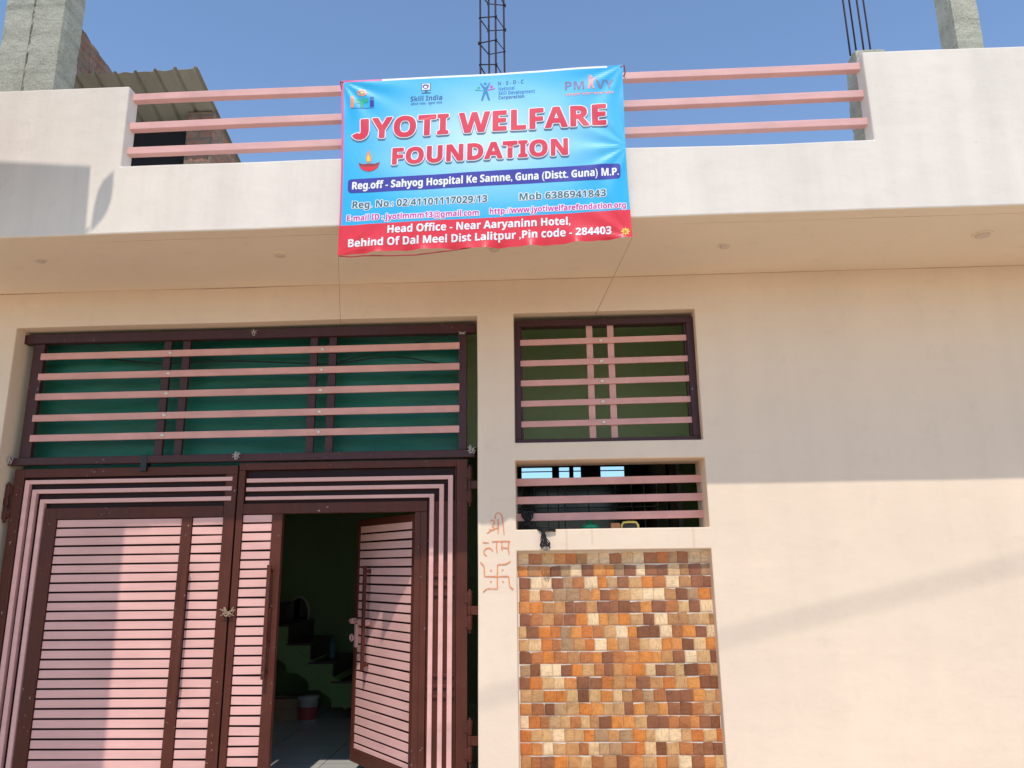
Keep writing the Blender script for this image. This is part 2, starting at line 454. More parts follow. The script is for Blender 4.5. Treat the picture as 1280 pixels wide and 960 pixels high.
# ------------------------------------------------------------------ mesh helpers
class MB:
    def __init__(self):
        self.v, self.f, self.mi, self.mats, self.uv, self.sm = [], [], [], [], {}, []

    def mat(self, m):
        if m not in self.mats:
            self.mats.append(m)
        return self.mats.index(m)

    def face(self, pts, m, uv=None, smooth=False):
        b = len(self.v)
        self.v += [tuple(p) for p in pts]
        self.f.append(tuple(range(b, b + len(pts))))
        self.mi.append(self.mat(m))
        self.sm.append(smooth)
        if uv:
            self.uv[len(self.f) - 1] = uv

    def raw(self, verts, faces, m, smooth=False, uvs=None):
        b = len(self.v)
        self.v += [tuple(p) for p in verts]
        k = self.mat(m)
        for i, f in enumerate(faces):
            self.f.append(tuple(b + j for j in f))
            self.mi.append(k)
            self.sm.append(smooth)
            if uvs:
                self.uv[len(self.f) - 1] = [uvs[j] for j in f]

    def box(self, x0, x1, y0, y1, z0, z1, m):
        x0, x1 = min(x0, x1), max(x0, x1)
        y0, y1 = min(y0, y1), max(y0, y1)
        z0, z1 = min(z0, z1), max(z0, z1)
        self.raw([(x0, y0, z0), (x1, y0, z0), (x1, y1, z0), (x0, y1, z0), (x0, y0, z1), (x1, y0, z1), (x1, y1, z1), (x0, y1, z1)],
                 [(3, 2, 1, 0), (4, 5, 6, 7), (0, 1, 5, 4), (1, 2, 6, 5), (2, 3, 7, 6), (3, 0, 4, 7)], m)

    def hexa(self, p, m):
        """p: 4 bottom points then the 4 above them, counter-clockwise seen from above"""
        self.raw(p, [(3, 2, 1, 0), (4, 5, 6, 7), (0, 1, 5, 4), (1, 2, 6, 5), (2, 3, 7, 6), (3, 0, 4, 7)], m)

    def bar(self, a, b, w, d, m):
        """a straight bar a -> b along x, height w, front to back d, ends may differ in z"""
        (x0, y0, z0), (x1, y1, z1) = a, b
        self.hexa([(x0, y0, z0 - w / 2), (x1, y1, z1 - w / 2), (x1, y1 + d, z1 - w / 2), (x0, y0 + d, z0 - w / 2),
                   (x0, y0, z0 + w / 2), (x1, y1, z1 + w / 2), (x1, y1 + d, z1 + w / 2), (x0, y0 + d, z0 + w / 2)], m)

    def tube(self, pts, r, m, n=8, caps=True):
        pts = [Vector(p) for p in pts]
        rs = r if isinstance(r, (list, tuple)) else [r] * len(pts)
        rings = []
        prev = None
        for i, p in enumerate(pts):
            d = (pts[min(i + 1, len(pts) - 1)] - pts[max(i - 1, 0)]).normalized()
            if prev is None:
                a = d.orthogonal().normalized()
            else:
                a = (prev - d * prev.dot(d)).normalized()
            prev = a
            c = d.cross(a)
            rings.append([p + (a * cos(2 * pi * k / n) + c * sin(2 * pi * k / n)) * rs[i] for k in range(n)])
        vv = [q for ring in rings for q in ring]
        ff = []
        for i in range(len(pts) - 1):
            for k in range(n):
                ff.append((i * n + k, i * n + (k + 1) % n, (i + 1) * n + (k + 1) % n, (i + 1) * n + k))
        if caps:
            ff.append(tuple(reversed(range(n))))
            ff.append(tuple((len(pts) - 1) * n + k for k in range(n)))
        self.raw(vv, ff, m, True)

    def disc(self, c, r, axis, th, m, n=20, dome=0.0):
        """short cylinder centred at c along axis 'y' or 'z', with an optional domed front"""
        c = Vector(c)
        prof = [(r, 0), (r, th)] if not dome else [(r, 0), (r, th), (r * 0.8, th + dome * 0.6), (r * 0.4, th + dome * 0.93)]
        vv, ff = [], []
        for rr, h in prof:
            for k in range(n):
                a = 2 * pi * k / n
                if axis == 'y':
                    vv.append(c + Vector((rr * cos(a), -h, rr * sin(a))))
                else:
                    vv.append(c + Vector((rr * cos(a), -rr * sin(a), -h)))
        for i in range(len(prof) - 1):
            for k in range(n):
                ff.append((i * n + k, i * n + (k + 1) % n, (i + 1) * n + (k + 1) % n, (i + 1) * n + k))
        ff.append(tuple((len(prof) - 1) * n + k for k in range(n)))
        self.raw(vv, ff, m, False)

    def lathe(self, c, prof, m, n=24):
        c = Vector(c)
        vv, ff = [], []
        for r, h in prof:
            for k in range(n):
                a = 2 * pi * k / n
                vv.append(c + Vector((r * cos(a), r * sin(a), h)))
        for i in range(len(prof) - 1):
            for k in range(n):
                ff.append((i * n + k, i * n + (k + 1) % n, (i + 1) * n + (k + 1) % n, (i + 1) * n + k))
        self.raw(vv, ff, m, True)

    def build(self, name, parent=None, bevel=0.0, weld=False, segs=2):
        me = bpy.data.meshes.new(name)
        me.from_pydata(self.v, [], self.f)
        for m in self.mats:
            me.materials.append(m)
        for p, k, s in zip(me.polygons, self.mi, self.sm):
            p.material_index = k
            p.use_smooth = s
        if self.uv:
            lay = me.uv_layers.new(name='UVMap')
            for i, uv in self.uv.items():
                for li, c in zip(me.polygons[i].loop_indices, uv):
                    lay.data[li].uv = c
        if weld:
            bm = bmesh.new()
            bm.from_mesh(me)
            bmesh.ops.remove_doubles(bm, verts=bm.verts, dist=1e-5)
            bmesh.ops.recalc_face_normals(bm, faces=bm.faces)
            bm.to_mesh(me)
            bm.free()
        me.update()
        o = bpy.data.objects.new(name, me)
        COL.objects.link(o)
        if parent is not None:
            o.parent = parent
        if bevel:
            md = o.modifiers.new('edge', 'BEVEL')
            md.width = bevel
            md.segments = segs
            md.limit_method = 'ANGLE'
            md.angle_limit = radians(40)
            md.harden_normals = False
        return o


def empty(name, loc=(0, 0, 0), parent=None):
    o = bpy.data.objects.new(name, None)
    o.empty_display_size = 0.2
    o.location = loc
    COL.objects.link(o)
    if parent is not None:
        o.parent = parent
    return o


def tag(o, label, cat, group=None):
    o['label'] = label
    o['category'] = cat
    if group:
        o['group'] = group
    return o


def struct(o):
    o['kind'] = 'structure'
    return o


def dense(lines, step):
    out = []
    for a, b in zip(lines, lines[1:]):
        n = max(1, int(math.ceil((b - a) / step)))
        out += [a + (b - a) * i / n for i in range(n)]
    return out + [lines[-1]]


def slab_grid(mb, xs, zs, solid, y0, y1, m, step=0.35, wob=0.004, seed=0.0, under=None):
    """an upright plastered wall of thickness y0..y1 with openings where solid(x, z) is False; edges wander a few mm"""
    X, Z = dense(xs, step), dense(zs, step)

    def pos(i, k, y):
        x, z = X[i], Z[k]
        w = noise.noise(Vector((x * 1.1 + seed, z * 1.7, seed))) * wob
        u = noise.noise(Vector((x * 1.7, z * 1.1 + 7 + seed, 3 + seed))) * wob
        return (x + u, y, z + w)
    S = lambda i, k: 0 <= i < len(X) - 1 and 0 <= k < len(Z) - 1 and solid((X[i] + X[i + 1]) / 2, (Z[k] + Z[k + 1]) / 2)
    for i in range(len(X) - 1):
        for k in range(len(Z) - 1):
            if not S(i, k):
                continue
            a, b, c, d = (i, k), (i + 1, k), (i + 1, k + 1), (i, k + 1)
            P = lambda q, y: pos(q[0], q[1], y)
            mb.face([P(a, y0), P(b, y0), P(c, y0), P(d, y0)], m)
            mb.face([P(d, y1), P(c, y1), P(b, y1), P(a, y1)], m)
            for (p, q, di, dk) in ((a, b, 0, -1), (b, c, 1, 0), (c, d, 0, 1), (d, a, -1, 0)):
                if not S(i + di, k + dk):
                    mb.face([P(q, y0), P(p, y0), P(p, y1), P(q, y1)], under if (under and dk == -1 and k == 0) else m)


# ------------------------------------------------------------------ the ground
mb = MB()
R_ = 400
mb.face([(-R_, -R_, 0), (R_, -R_, 0), (R_, R_, 0), (-R_, R_, 0)], M['ground'])
struct(mb.build('ground'))

# ------------------------------------------------------------------ the house
FY = -0.975            # front of the parapet
PT = 0.12              # parapet thickness
SOF = 3.562            # underside of the overhang
WT = 0.35              # front wall thickness
house = empty('house', (0, 0, 0))
tag(house, 'single storey cream plastered house with overhanging parapet, grilles and wood-look tile panel', 'house')

GX0, GX1, GZT = -3.905, -0.472, 3.293
WX0, WX1 = -0.211, 1.086
W1B, W1T = 2.357, 3.300
W2B, W2T = 1.764, 2.233
TX0, TX1, TZT, TZB = -0.204, 1.098, 1.622, 0.12


def wall_solid(x, z):
    if GX0 < x < GX1 and z < GZT:
        return False
    if WX0 < x < WX1 and (W1B < z < W1T or W2B < z < W2T):
        return False
    return True


mb = MB()
slab_grid(mb, [-5.6, GX0, GX1, WX0, WX1, 5.4], [0, TZT, W2B, W2T, W1B, GZT, W1T, SOF], lambda x, z: wall_solid(x, z) and not (WX0 < x < WX1 and TZB < z < TZT), 0.0, WT, M['wall'], 0.3, 0.005)
# back of the tile recess closes the wall
wall = mb.build('wall', house, 0.007, True, 2)

mb = MB()
ty = 0.088
mb.box(WX0 - 0.02, WX1 + 0.03, ty, ty + 0.1, 0.0, TZT + 0.01, M['grout'])
rows_z = []
z = TZT - 0.012
pitch = 0.0795
rr = random.Random(3)
while z > 0.15:
    x = TX0 + 0.006 + rr.uniform(-0.02, 0.0)
    while x < TX1 - 0.012:
        w = rr.choice([0.060, 0.066, 0.072, 0.076, 0.080, 0.088])
        x1 = min(x + w, WX1 + 0.004)
        if x1 - x > 0.018:
            xa = max(x, WX0 + 0.004) + 0.0003
            xb = x1 - (0.0012 if rr.random() < 0.12 else -0.0004)
            za, zb = z - pitch + 0.0004, z - (0.0018 if rr.random() < 0.4 else rr.uniform(0.003, 0.0085))
            za += rr.uniform(0, 0.0012)
            tl = rr.uniform(-0.0028, 0.0028)
            depth = ty - rr.uniform(0.0022, 0.0032)
            cz = rr.choice([0.004, 0.010, 0.018]) if rr.random() < 0.12 else 0.002
            cz2 = rr.choice([0.004, 0.010, 0.016]) if rr.random() < 0.10 else 0.002

            def corner(cx, cz_, r, a0):
                return [(cx + r * cos(a0 + a * pi / 8), cz_ + r * sin(a0 + a * pi / 8)) for a in range(5)]
            outline = corner(xb - cz, zb - cz + tl, cz, 0) + corner(xa + cz2, zb - cz2 - tl, cz2, pi / 2) + [(xa, za - tl * 0.3), (xb, za + tl * 0.3)]
            front = [(px, depth, pz) for px, pz in outline]
            back = [(px, ty + 0.002, pz) for px, pz in outline]
            rot = rr.random() < 0.5
            uvf = [((px - xa) / 0.075, (pz - za) / 0.075) if rot else ((pz - za) / 0.075, (px - xa) / 0.075) for px, pz in outline]
            nn = len(outline)
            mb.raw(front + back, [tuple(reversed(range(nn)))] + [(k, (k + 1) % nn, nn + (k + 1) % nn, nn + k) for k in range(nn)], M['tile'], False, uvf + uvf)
        x = x1
    z -= pitch
tp = mb.build('tile_panel', house)
tp['label'] = 'recessed panel of printed wood-block tiles in brown, orange and cream'

# overhang: slab and parapet
NX0, NX1, NZ = -2.648, 2.036, 4.022
mb = MB()
mb.box(-5.6, 5.4, FY + PT - 0.001, 5.2, SOF, SOF + 0.13, M['soffit'])
mb.build('roof_slab', house)
mb = MB()
slab_grid(mb, [-5.6, NX0, NX1, 5.4], [SOF - 0.002, NZ, 4.60, 4.628],
          lambda x, z: (z < NZ) or (x < NX0 and z < 4.60) or (x > NX1 and z < 4.628), FY, FY + PT, M['fascia'], 0.3, 0.009, 4.0, M['soffit'])
mb.build('parapet', house, 0.010, True, 2)

# parapet rails
for i, (zl, zr) in enumerate(((4.553, 4.572), (4.342, 4.376), (4.166, 4.182))):
    mb = MB()
    n = 14
    y0 = FY + 0.055
    for k in range(n):
        a, b = k / n, (k + 1) / n
        xa, xb = NX0 - 0.02 + (NX1 - NX0 + 0.04) * a, NX0 - 0.02 + (NX1 - NX0 + 0.04) * b
        s = lambda t: zl + (zr - zl) * t + 0.004 * noise.noise(Vector((t * 5, i * 3.3, 0)))
        mb.bar((xa, y0, s(a)), (xb, y0, s(b)), 0.05, 0.05, M['pink_rail'])
    mb.build('railing_bar', house, 0.004, True)

# ceiling caps under the overhang
for k, (u, v, r) in enumerate(((50, 325, 0.045), (350, 318, 0.045), (618, 311, 0.045), (906, 307, 0.045), (1228, 293, 0.062))):
    p = uz(u, v, SOF)
    mb = MB()
    mb.disc((p.x, p.y, SOF + 0.001), r, 'z', 0.007, M['soffit'], 24)
    mb.disc((p.x, p.y, SOF - 0.006), r * 0.72, 'z', 0.006, M['lamp_cap'], 24, 0.006)
    mb.build('ceiling_cap', house)


# raw concrete columns on the roof
def column(x0, x1, y0, y1, z0, z1, seed):
    """rough cast column with crumbled arrises"""
    mb = MB()
    n = 34
    per = []
    sub = 5
    cs = [(x0, y0), (x1, y0), (x1, y1), (x0, y1)]
    for a, b in zip(cs, cs[1:] + cs[:1]):
        for k in range(sub):
            per.append((a[0] + (b[0] - a[0]) * k / sub, a[1] + (b[1] - a[1]) * k / sub, k == 0))
    m = len(per)
    cx, cy = (x0 + x1) / 2, (y0 + y1) / 2
    vv = []
    for j in range(n + 1):
        z = z0 + (z1 - z0) * j / n
        for (px, py, cor) in per:
            w = noise.noise(Vector((px * 9 + seed, py * 9, z * 9))) * 0.007
            if cor:
                w -= 0.012 * abs(noise.noise(Vector((seed, px * 3, z * 14)))) + 0.004
            d = Vector((px - cx, py - cy)).normalized()
            vv.append((px + d.x * w, py + d.y * w, z))
    ff = []
    for j in range(n):
        for k in range(m):
            ff.append((j * m + k, j * m + (k + 1) % m, (j + 1) * m + (k + 1) % m, (j + 1) * m + k))
    ff.append(tuple(n * m + k for k in range(m)))
    mb.raw(vv, ff, M['concrete'], False)
    return mb.build('concrete_column', house)


ZR = SOF + 0.13
column(-4.150, -3.893, 0.0, 0.255, ZR, 7.6, 1.0)
column(3.228, 3.431, 0.0, 0.22, ZR, 7.2, 5.0)
column(2.052, 2.25, FY + PT + 0.004, -0.66, ZR, 4.735, 9.0)

# rebar rising out of the columns
cage_pts = [un(600.3, 40, 0.0), un(619.5, 40, 0.0), un(630, 40, 0.14), un(611, 40, 0.14)]
cage_pts = [(p.x, p.y) for p in cage_pts]
for k, (x, y) in enumerate(cage_pts):
    mb = MB()
    pts = [(x + 0.003 * noise.noise(Vector((k, z, 0))), y, z) for z in [ZR + 0.25 * i for i in range(18)]]
    mb.tube(pts, 0.0075, M['rebar'], 7)
    mb.build('rebar', house)
rz = random.Random(11)
zc = 3.95
while zc < 7.8:
    mb = MB()
    tl = [rz.uniform(-0.022, 0.022) for _ in range(4)]
    q = []
    for k, (x, y) in enumerate(cage_pts):
        cx = sum(p[0] for p in cage_pts) / 4
        cy = sum(p[1] for p in cage_pts) / 4
        q.append((x + (x - cx) * 0.09, y + (y - cy) * 0.09, zc + tl[k]))
    mb.tube(q + [q[0]], 0.0052, M['rebar'], 6)
    for c in q:
        if rz.random() < 0.75:
            mb.tube([(c[0], c[1], c[2] - 0.011), (c[0], c[1], c[2] + 0.011)], 0.0105, M['rebar'], 6)
    mb.build('stirrup', house)
    zc += 0.232
for (u, v) in ((1061.5, 62), (1069.5, 62), (1079, 62), (1087.5, 62)):
    y = -0.82 if u < 1065 or 1075 < u < 1084 else -0.71
    p = un(u, v, y)
    mb = MB()
    mb.tube([(p.x + 0.003 * sin(3 * z), y, z) for z in [4.72 + 0.2 * i for i in range(13)]], 0.0058, M['rebar'], 7)
    mb.build('rebar', house)


# ------------------------------------------------------------------ windows and grille
def stud(x, y, z, parent, r=0.0145):
    mb = MB()
    mb.disc((x, y, z), r, 'y', 0.004, M['stud'], 14, 0.006)
    return mb.build('stud', parent)


# upper window
fy = 0.075
mb = MB()
x0, x1, z0, z1 = WX0 - 0.012, 1.090, 2.348, 3.268
fw = 0.056
for (a, b, c, d) in ((x0, x1, z1 - 0.043, z1), (x0, x1, z0, z0 + 0.045), (x0, x0 + fw, z0 + 0.045, z1 - 0.043), (x1 - fw, x1, z0 + 0.045, z1 - 0.043)):
    mb.box(a, b, fy, fy + 0.09, c, d, M['frame_purple'])
for (a, b, c, d) in ((x0 + fw - 0.002, x0 + fw + 0.014, z0 + 0.045, z1 - 0.043), (x1 - fw - 0.014, x1 - fw + 0.002, z0 + 0.045, z1 - 0.043)):
    mb.box(a, b, fy + 0.02, fy + 0.075, c, d, M['frame_purple'])
win1 = mb.build('window', house, 0.003)
for zc in (3.111, 2.955, 2.807, 2.657, 2.508):
    mb = MB()
    mb.bar((x0 + fw - 0.004, fy + 0.012, zc - 0.006), (x1 - fw + 0.004, fy + 0.012, zc + 0.004), 0.043, 0.016, M['pink_bar'])
    mb.build('grille_bar', win1, 0.002)
    stud(0.416, fy + 0.012, zc - 0.002, win1)
for xc in (0.338, 0.491):
    mb = MB()
    mb.box(xc - 0.023, xc + 0.023, fy + 0.031, fy + 0.046, z0 + 0.042, z1 - 0.041, M['pink_bar'])
    mb.build('grille_upright', win1, 0.002)

# lower window: three flat bars set in the opening
def bars_lower():
    first = None
    for i, zc in enumerate((2.103, 1.976, 1.858)):
        mb = MB()
        mb.bar((WX0 - 0.02, 0.17, zc - 0.003), (WX1 + 0.03, 0.17, zc + 0.004), 0.052, 0.02, M['pink_bar'])
        mb.build('window_bar', house, 0.002)


bars_lower()

# transom grille above the gate
gy = 0.12
tg = MB()
tg.box(-3.915, -0.497, gy - 0.02, gy + 0.04, 3.198, 3.268, M['frame_purple'])
tg.box(-3.843, -3.757, gy, gy + 0.04, 2.333, 3.198, M['frame_purple'])
tg.box(-0.622, -0.560, gy, gy + 0.04, 2.333, 3.198, M['frame_purple'])
tg.box(-3.915, -0.505, gy - 0.02, gy + 0.04, 2.279, 2.333, M['frame_purple'])
trans = tg.build('transom_grille', house, 0.004)
for zc in (3.099, 2.943, 2.790, 2.629, 2.480):
    mb = MB()
    mb.bar((-3.767, gy - 0.018, zc - 0.004), (-0.612, gy - 0.018, zc + 0.002), 0.049, 0.018, M['pink_bar'])
    mb.build('grille_bar', trans, 0.002)
    stud(-2.775, gy - 0.018, zc, trans)
    stud(-1.628, gy - 0.018, zc, trans)
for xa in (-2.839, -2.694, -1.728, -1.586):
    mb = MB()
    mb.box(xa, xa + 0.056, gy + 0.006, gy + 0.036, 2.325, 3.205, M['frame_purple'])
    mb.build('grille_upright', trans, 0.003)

# painted marks on the pillar beside the gate
def P(x, y):
    p = un(560 + x / 4.8, 560 + y / 4.8, 0)
    return (p.x, p.z)


strokes = [
    [(252, 436), (272, 430), (284, 446), (262, 470), (276, 478), (282, 492), (262, 494), (246, 486)],
    [(234, 512), (262, 494), (300, 478)],
    [(300, 424), (303, 470), (300, 516)],
    [(284, 428), (282, 404), (294, 388), (312, 389), (324, 408), (331, 460), (337, 520)],
    [(208, 567), (246, 569)], [(262, 562), (320, 560), (374, 560)],
    [(272, 622), (262, 604), (240, 598), (222, 606), (213, 626), (222, 644), (234, 646)],
    [(293, 563), (291, 600), (296, 630)],
    [(323, 562), (325, 588), (319, 604), (330, 612)], [(325, 596), (350, 602), (366, 598)],
    [(366, 560), (362, 604), (368, 640)],
    [(298, 700), (296, 770), (297, 846)], [(220, 770), (296, 771), (364, 769)],
    [(298, 700), (352, 696), (376, 678)], [(364, 769), (371, 834), (394, 848)],
    [(297, 845), (232, 843), (210, 866)], [(220, 770), (217, 708), (194, 684)],
]
rs = random.Random(5)
marks = [MB(), MB(), MB()]
for si, st in enumerate(strokes):
    mb = marks[0 if si < 4 else (1 if si < 11 else 2)]
    q = []
    for a, b in zip(st, st[1:]):
        n = max(2, int(math.hypot(b[0] - a[0], b[1] - a[1]) / 7))
        q += [(a[0] + (b[0] - a[0]) * t / n, a[1] + (b[1] - a[1]) * t / n) for t in range(n)]
    q.append(st[-1])
    q = [P(*c) for c in q]
    # smooth the hand stroke
    for _ in range(2):
        q = [q[0]] + [((a[0] + 2 * b[0] + c[0]) / 4, (a[1] + 2 * b[1] + c[1]) / 4) for a, b, c in zip(q, q[1:], q[2:])] + [q[-1]]
    L, Rr = [], []
    for i, c in enumerate(q):
        d = Vector((q[min(i + 1, len(q) - 1)][0] - q[max(i - 1, 0)][0], q[min(i + 1, len(q) - 1)][1] - q[max(i - 1, 0)][1])).normalized()
        w = 0.0034 + 0.0012 * noise.noise(Vector((c[0] * 30, c[1] * 30, 1)))
        if i in (0, len(q) - 1):
            w *= 0.55
        L.append((c[0] - d.y * w, c[1] + d.x * w))
        Rr.append((c[0] + d.y * w, c[1] - d.x * w))
    yy = -0.0030 - 0.0004 * strokes.index(st) * 0.3
    for i in range(len(q) - 1):
        mb.face([(L[i][0], yy, L[i][1]), (Rr[i][0], yy, Rr[i][1]), (Rr[i + 1][0], yy, Rr[i + 1][1]), (L[i + 1][0], yy, L[i + 1][1])], M['mark'])
for (x, y) in ((258, 735), (328, 732), (258, 802), (330, 802)):
    c = P(x, y)
    mb = MB()
    mb.face([(c[0] + 0.0055 * cos(a * pi / 4), -0.0035, c[1] + 0.0055 * sin(a * pi / 4)) for a in range(8)], M['mark'])
    mb.build('painted_dot', house)
for mb, nm, lb in zip(marks, ('painted_word', 'painted_word', 'painted_symbol'), ('red hand-painted upper word', 'red hand-painted lower word', 'red hand-painted swastik with four dots')):
    mk = mb.build(nm, house)
    mk['label'] = lb

# ------------------------------------------------------------------ inside the house
BY = 3.85
mb = MB()
mb.box(-4.2, 2.4, WT + 0.001, BY, 0.0, 0.03, M['floor'])
mb.box(GX0, GX1, 0.0, WT + 0.001, 0.0, 0.028, M['floor'])
mb.build('floor', house)
mb = MB()
mb.box(-4.3, -4.15, WT + 0.002, BY, 0.03, SOF - 0.02, M['green_dim'])
mb.box(1.42, 1.55, WT + 0.002, 1.75, 0.03, SOF - 0.02, M['green_lit'])
mb.box(2.3, 2.4, 1.75, BY, 0.03, SOF - 0.02, M['shade_black'])  # black in place of the shade beyond the side wall
slab_grid(mb, [-4.3, -0.42, 1.52, 2.4], [0.03, 1.0, 2.78, SOF - 0.02], lambda x, z: not (-0.42 < x < 1.52 and 1.0 < z < 2.78), BY, BY + 0.2, M['green_dim'], 2.0, 0.0)
mb.box(-4.15, 2.3, WT + 0.002, BY, SOF - 0.02, SOF - 0.004, M['green_lit'])
mb.box(-4.15, 1.42, 1.5, 1.7, 2.56, SOF - 0.021, M['green_lit'])
mb.build('interior_wall', house)
# dark glazed window at the back of the room, open at its fanlights
bw = MB()
zf0, zf1 = un(690, 595, BY).z, un(690, 584, BY).z
zf0 -= 0.02
yb = BY + 0.03
xl = [un(u, 590, BY).x for u in (652, 690, 699, 711.5, 717, 726, 751, 780.5)]
bw.box(-0.42, 1.52, yb, yb + 0.03, 1.0, zf0, M['glass_dark'])
bw.box(-0.42, 1.52, yb, yb + 0.03, zf1, 2.78, M['glass_dark'])
edges = [-0.42] + xl + [1.52]
for i in range(0, len(edges), 2):
    bw.box(edges[i], edges[i + 1], yb, yb + 0.03, zf0, zf1, M['glass_dark'])
bwin = bw.build('back_window', house)
mb = MB()
for u in (653, 668, 685, 698, 706, 736, 770, 790, 806, 822):
    p = un(u, 630, BY)
    mb.box(p.x - 0.006, p.x + 0.006, yb - 0.014, yb - 0.001, 1.0, zf0 - 0.03, M['muntin'])
for v in (606, 634, 661):
    p = un(740, v, BY)
    mb.box(-0.42, 1.3, yb - 0.018, yb - 0.0155, p.z - 0.005, p.z + 0.005, M['muntin'])
for a, b in ((xl[0], xl[1]), (xl[2], xl[3]), (xl[4], xl[5]), (xl[6], xl[7])):
    zz = zf0 + (zf1 - zf0) * 0.62
    mb.box(a, b, yb + 0.005, yb + 0.02, zz - 0.006, zz + 0.006, M['glass_dark'])
mb.build('window_muntins', bwin)
gt = NT('tinted_fanlight_glass')
gt.b.inputs['Transmission Weight'].default_value = 1.0
gt.b.inputs['IOR'].default_value = 1.02
gt.out((0.26, 0.42, 0.52), 0.0, 0.3)
for a, b in ((xl[0], xl[1]), (xl[2], xl[3]), (xl[4], xl[5]), (xl[6], xl[7])):
    mb = MB()
    mb.face([(a, yb + 0.024, zf0), (b, yb + 0.024, zf0), (b, yb + 0.024, zf1), (a, yb + 0.024, zf1)], gt.m)
    mb.build('fanlight_pane', bwin)
mb = MB()
p0, p1 = un(838, 620, BY - 0.1), un(846, 620, BY - 0.1)
mb.box(p0.x, p1.x, BY - 0.1, BY - 0.02, 0.03, 2.9, M['granite'])
p0, p1 = un(847, 620, BY - 0.1), un(853, 620, BY - 0.1)
mb.box(p0.x, p1.x, BY - 0.08, BY - 0.02, 0.03, 2.9, M['muntin'])
mb.build('door_jamb', house)

# staircase rising to the left
SY = 2.9
c1, c2, c3 = un(360, 791, SY), un(388.4, 806, SY), un(416, 827.3, SY)
run = (c3.x - c1.x) / 2
rise = 0.185
mb = MB()
n = 6
prof_top, prof_bot = [], []
x = c3.x + 2 * run * 0.5
base_z = 0.03
steps = []
zz = c3.z
k0 = -1
pts = []
for k in range(-1, 6):
    xr = c3.x - run * k
    zt = c3.z + rise * k
    steps.append((xr, zt))
st_a, st_b = un(343.3, 820.3, SY), un(432.6, 887.5, SY)
st_sl = (st_a.z - st_b.z) / (st_a.x - st_b.x)
for (xr, zt) in steps:
    if zt < 0.05:
        continue
    zb = max(0.03, st_b.z + st_sl * (xr - 0.5 * run - st_b.x))
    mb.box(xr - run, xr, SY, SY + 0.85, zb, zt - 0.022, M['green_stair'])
    zlow = zb - rise
for (xr, zt) in steps:
    if zt < 0.05:
        continue
    mb.box(xr - run - 0.01, xr + 0.025, SY - 0.012, SY + 0.84, zt - 0.021, zt, M['granite'])
    mb.box(xr + 0.001, xr + 0.016, SY - 0.004, SY + 0.84, max(0.03, zt - rise), zt - 0.022, M['granite'])
mb.build('staircase', house)
mb = MB()
# sloping underside (waist) of the stair, seen as a clean diagonal
A, B = un(343.3, 820.3, SY), un(432.6, 887.5, SY)
sl = (A.z - B.z) / (A.x - B.x)
zat = lambda x: B.z + sl * (x - B.x)
xa, xb = -4.1, B.x
xs_ = [xa, xb]
hh = 0.22
mb.raw([(xa, SY - 0.006, zat(xa)), (xb, SY - 0.006, max(0.031, zat(xb))), (xb, SY - 0.006, zat(xb) + hh), (xa, SY - 0.006, zat(xa) + hh),
        (xa, SY + 0.84, zat(xa)), (xb, SY + 0.84, max(0.031, zat(xb))), (xb, SY + 0.84, zat(xb) + hh), (xa, SY + 0.84, zat(xa) + hh)],
       [(0, 1, 2, 3), (7, 6, 5, 4), (0, 4, 5, 1), (1, 5, 6, 2), (2, 6, 7, 3), (3, 7, 4, 0)], M['green_stair'])
mb.build('stair_waist', house)

# things standing in the dark hall
p = un(384, 887, 3.1)
mb = MB()
bx, by_ = un(384, 880, 2.75).x, 2.78
bk = empty('paint_bucket', (bx, by_, 0.03))
tag(bk, 'white paint bucket with a red band standing in the dark under the stairs', 'bucket')
mb.lathe((0, 0, 0), [(0.0, 0.0), (0.082, 0.0), (0.10, 0.22), (0.105, 0.225), (0.105, 0.245), (0.0, 0.25)], M['white_pl'])
mb.build('bucket_body', bk)
mb = MB()
mb.lathe((0, 0, 0), [(0.0862, 0.03), (0.0975, 0.15)], M['bmaroon'])
mb.build('label_band', bk)
mb = MB()
mb.tube([(0.105 * cos(a), -0.02 - 0.07 * sin(a), 0.22 - 0.05 * sin(a)) for a in [pi * i / 10 for i in range(11)]], 0.003, M['steel'], 6)
mb.build('bucket_handle', bk)

bx2 = un(352, 880, 2.8).x
for i, (dz, hgt, lab) in enumerate(((0.0, 0.11, 'long low carton under the stairs, the lower of two stacked'), (0.111, 0.09, 'brown carton lying on top of another under the stairs'))):
    mb = MB()
    w, d = 0.17 - 0.01 * i, 0.14
    mb.box(-w, w, -d, d, 0, hgt, M['carton'])
    mb.box(-w - 0.002, w + 0.002, -0.02, 0.02, 0.001, hgt + 0.0015, M['white_pl'])
    o = mb.build('carton', None, 0.004)
    o.location = (bx2 + 0.02 * i, 3.0, 0.03 + dz)
    o.rotation_euler = (0, 0, 0.06 - 0.1 * i)
    tag(o, lab, 'carton', 'cartons stored under the stairs')

mp_ = un(373.4, 767, BY)
mr = empty('oval_mirror', (mp_.x, BY, mp_.z))
tag(mr, 'oval wall mirror with pale rim hanging in the dark hall', 'mirror')
sc_ = (BY + 5.2) / FPX
mb = MB()
mb.tube([(13 * sc_ * cos(a), -0.02, 19.5 * sc_ * sin(a)) for a in [2 * pi * i / 36 for i in range(37)]], 0.014, M['white_pl'], 8, False)
mb.build('mirror_rim', mr)
mb = MB()
mb.face([(13 * sc_ * cos(a), -0.012, 19.5 * sc_ * sin(a)) for a in [2 * pi * i / 36 for i in range(36)]], M['mirror'])
mb.build('mirror_glass', mr)

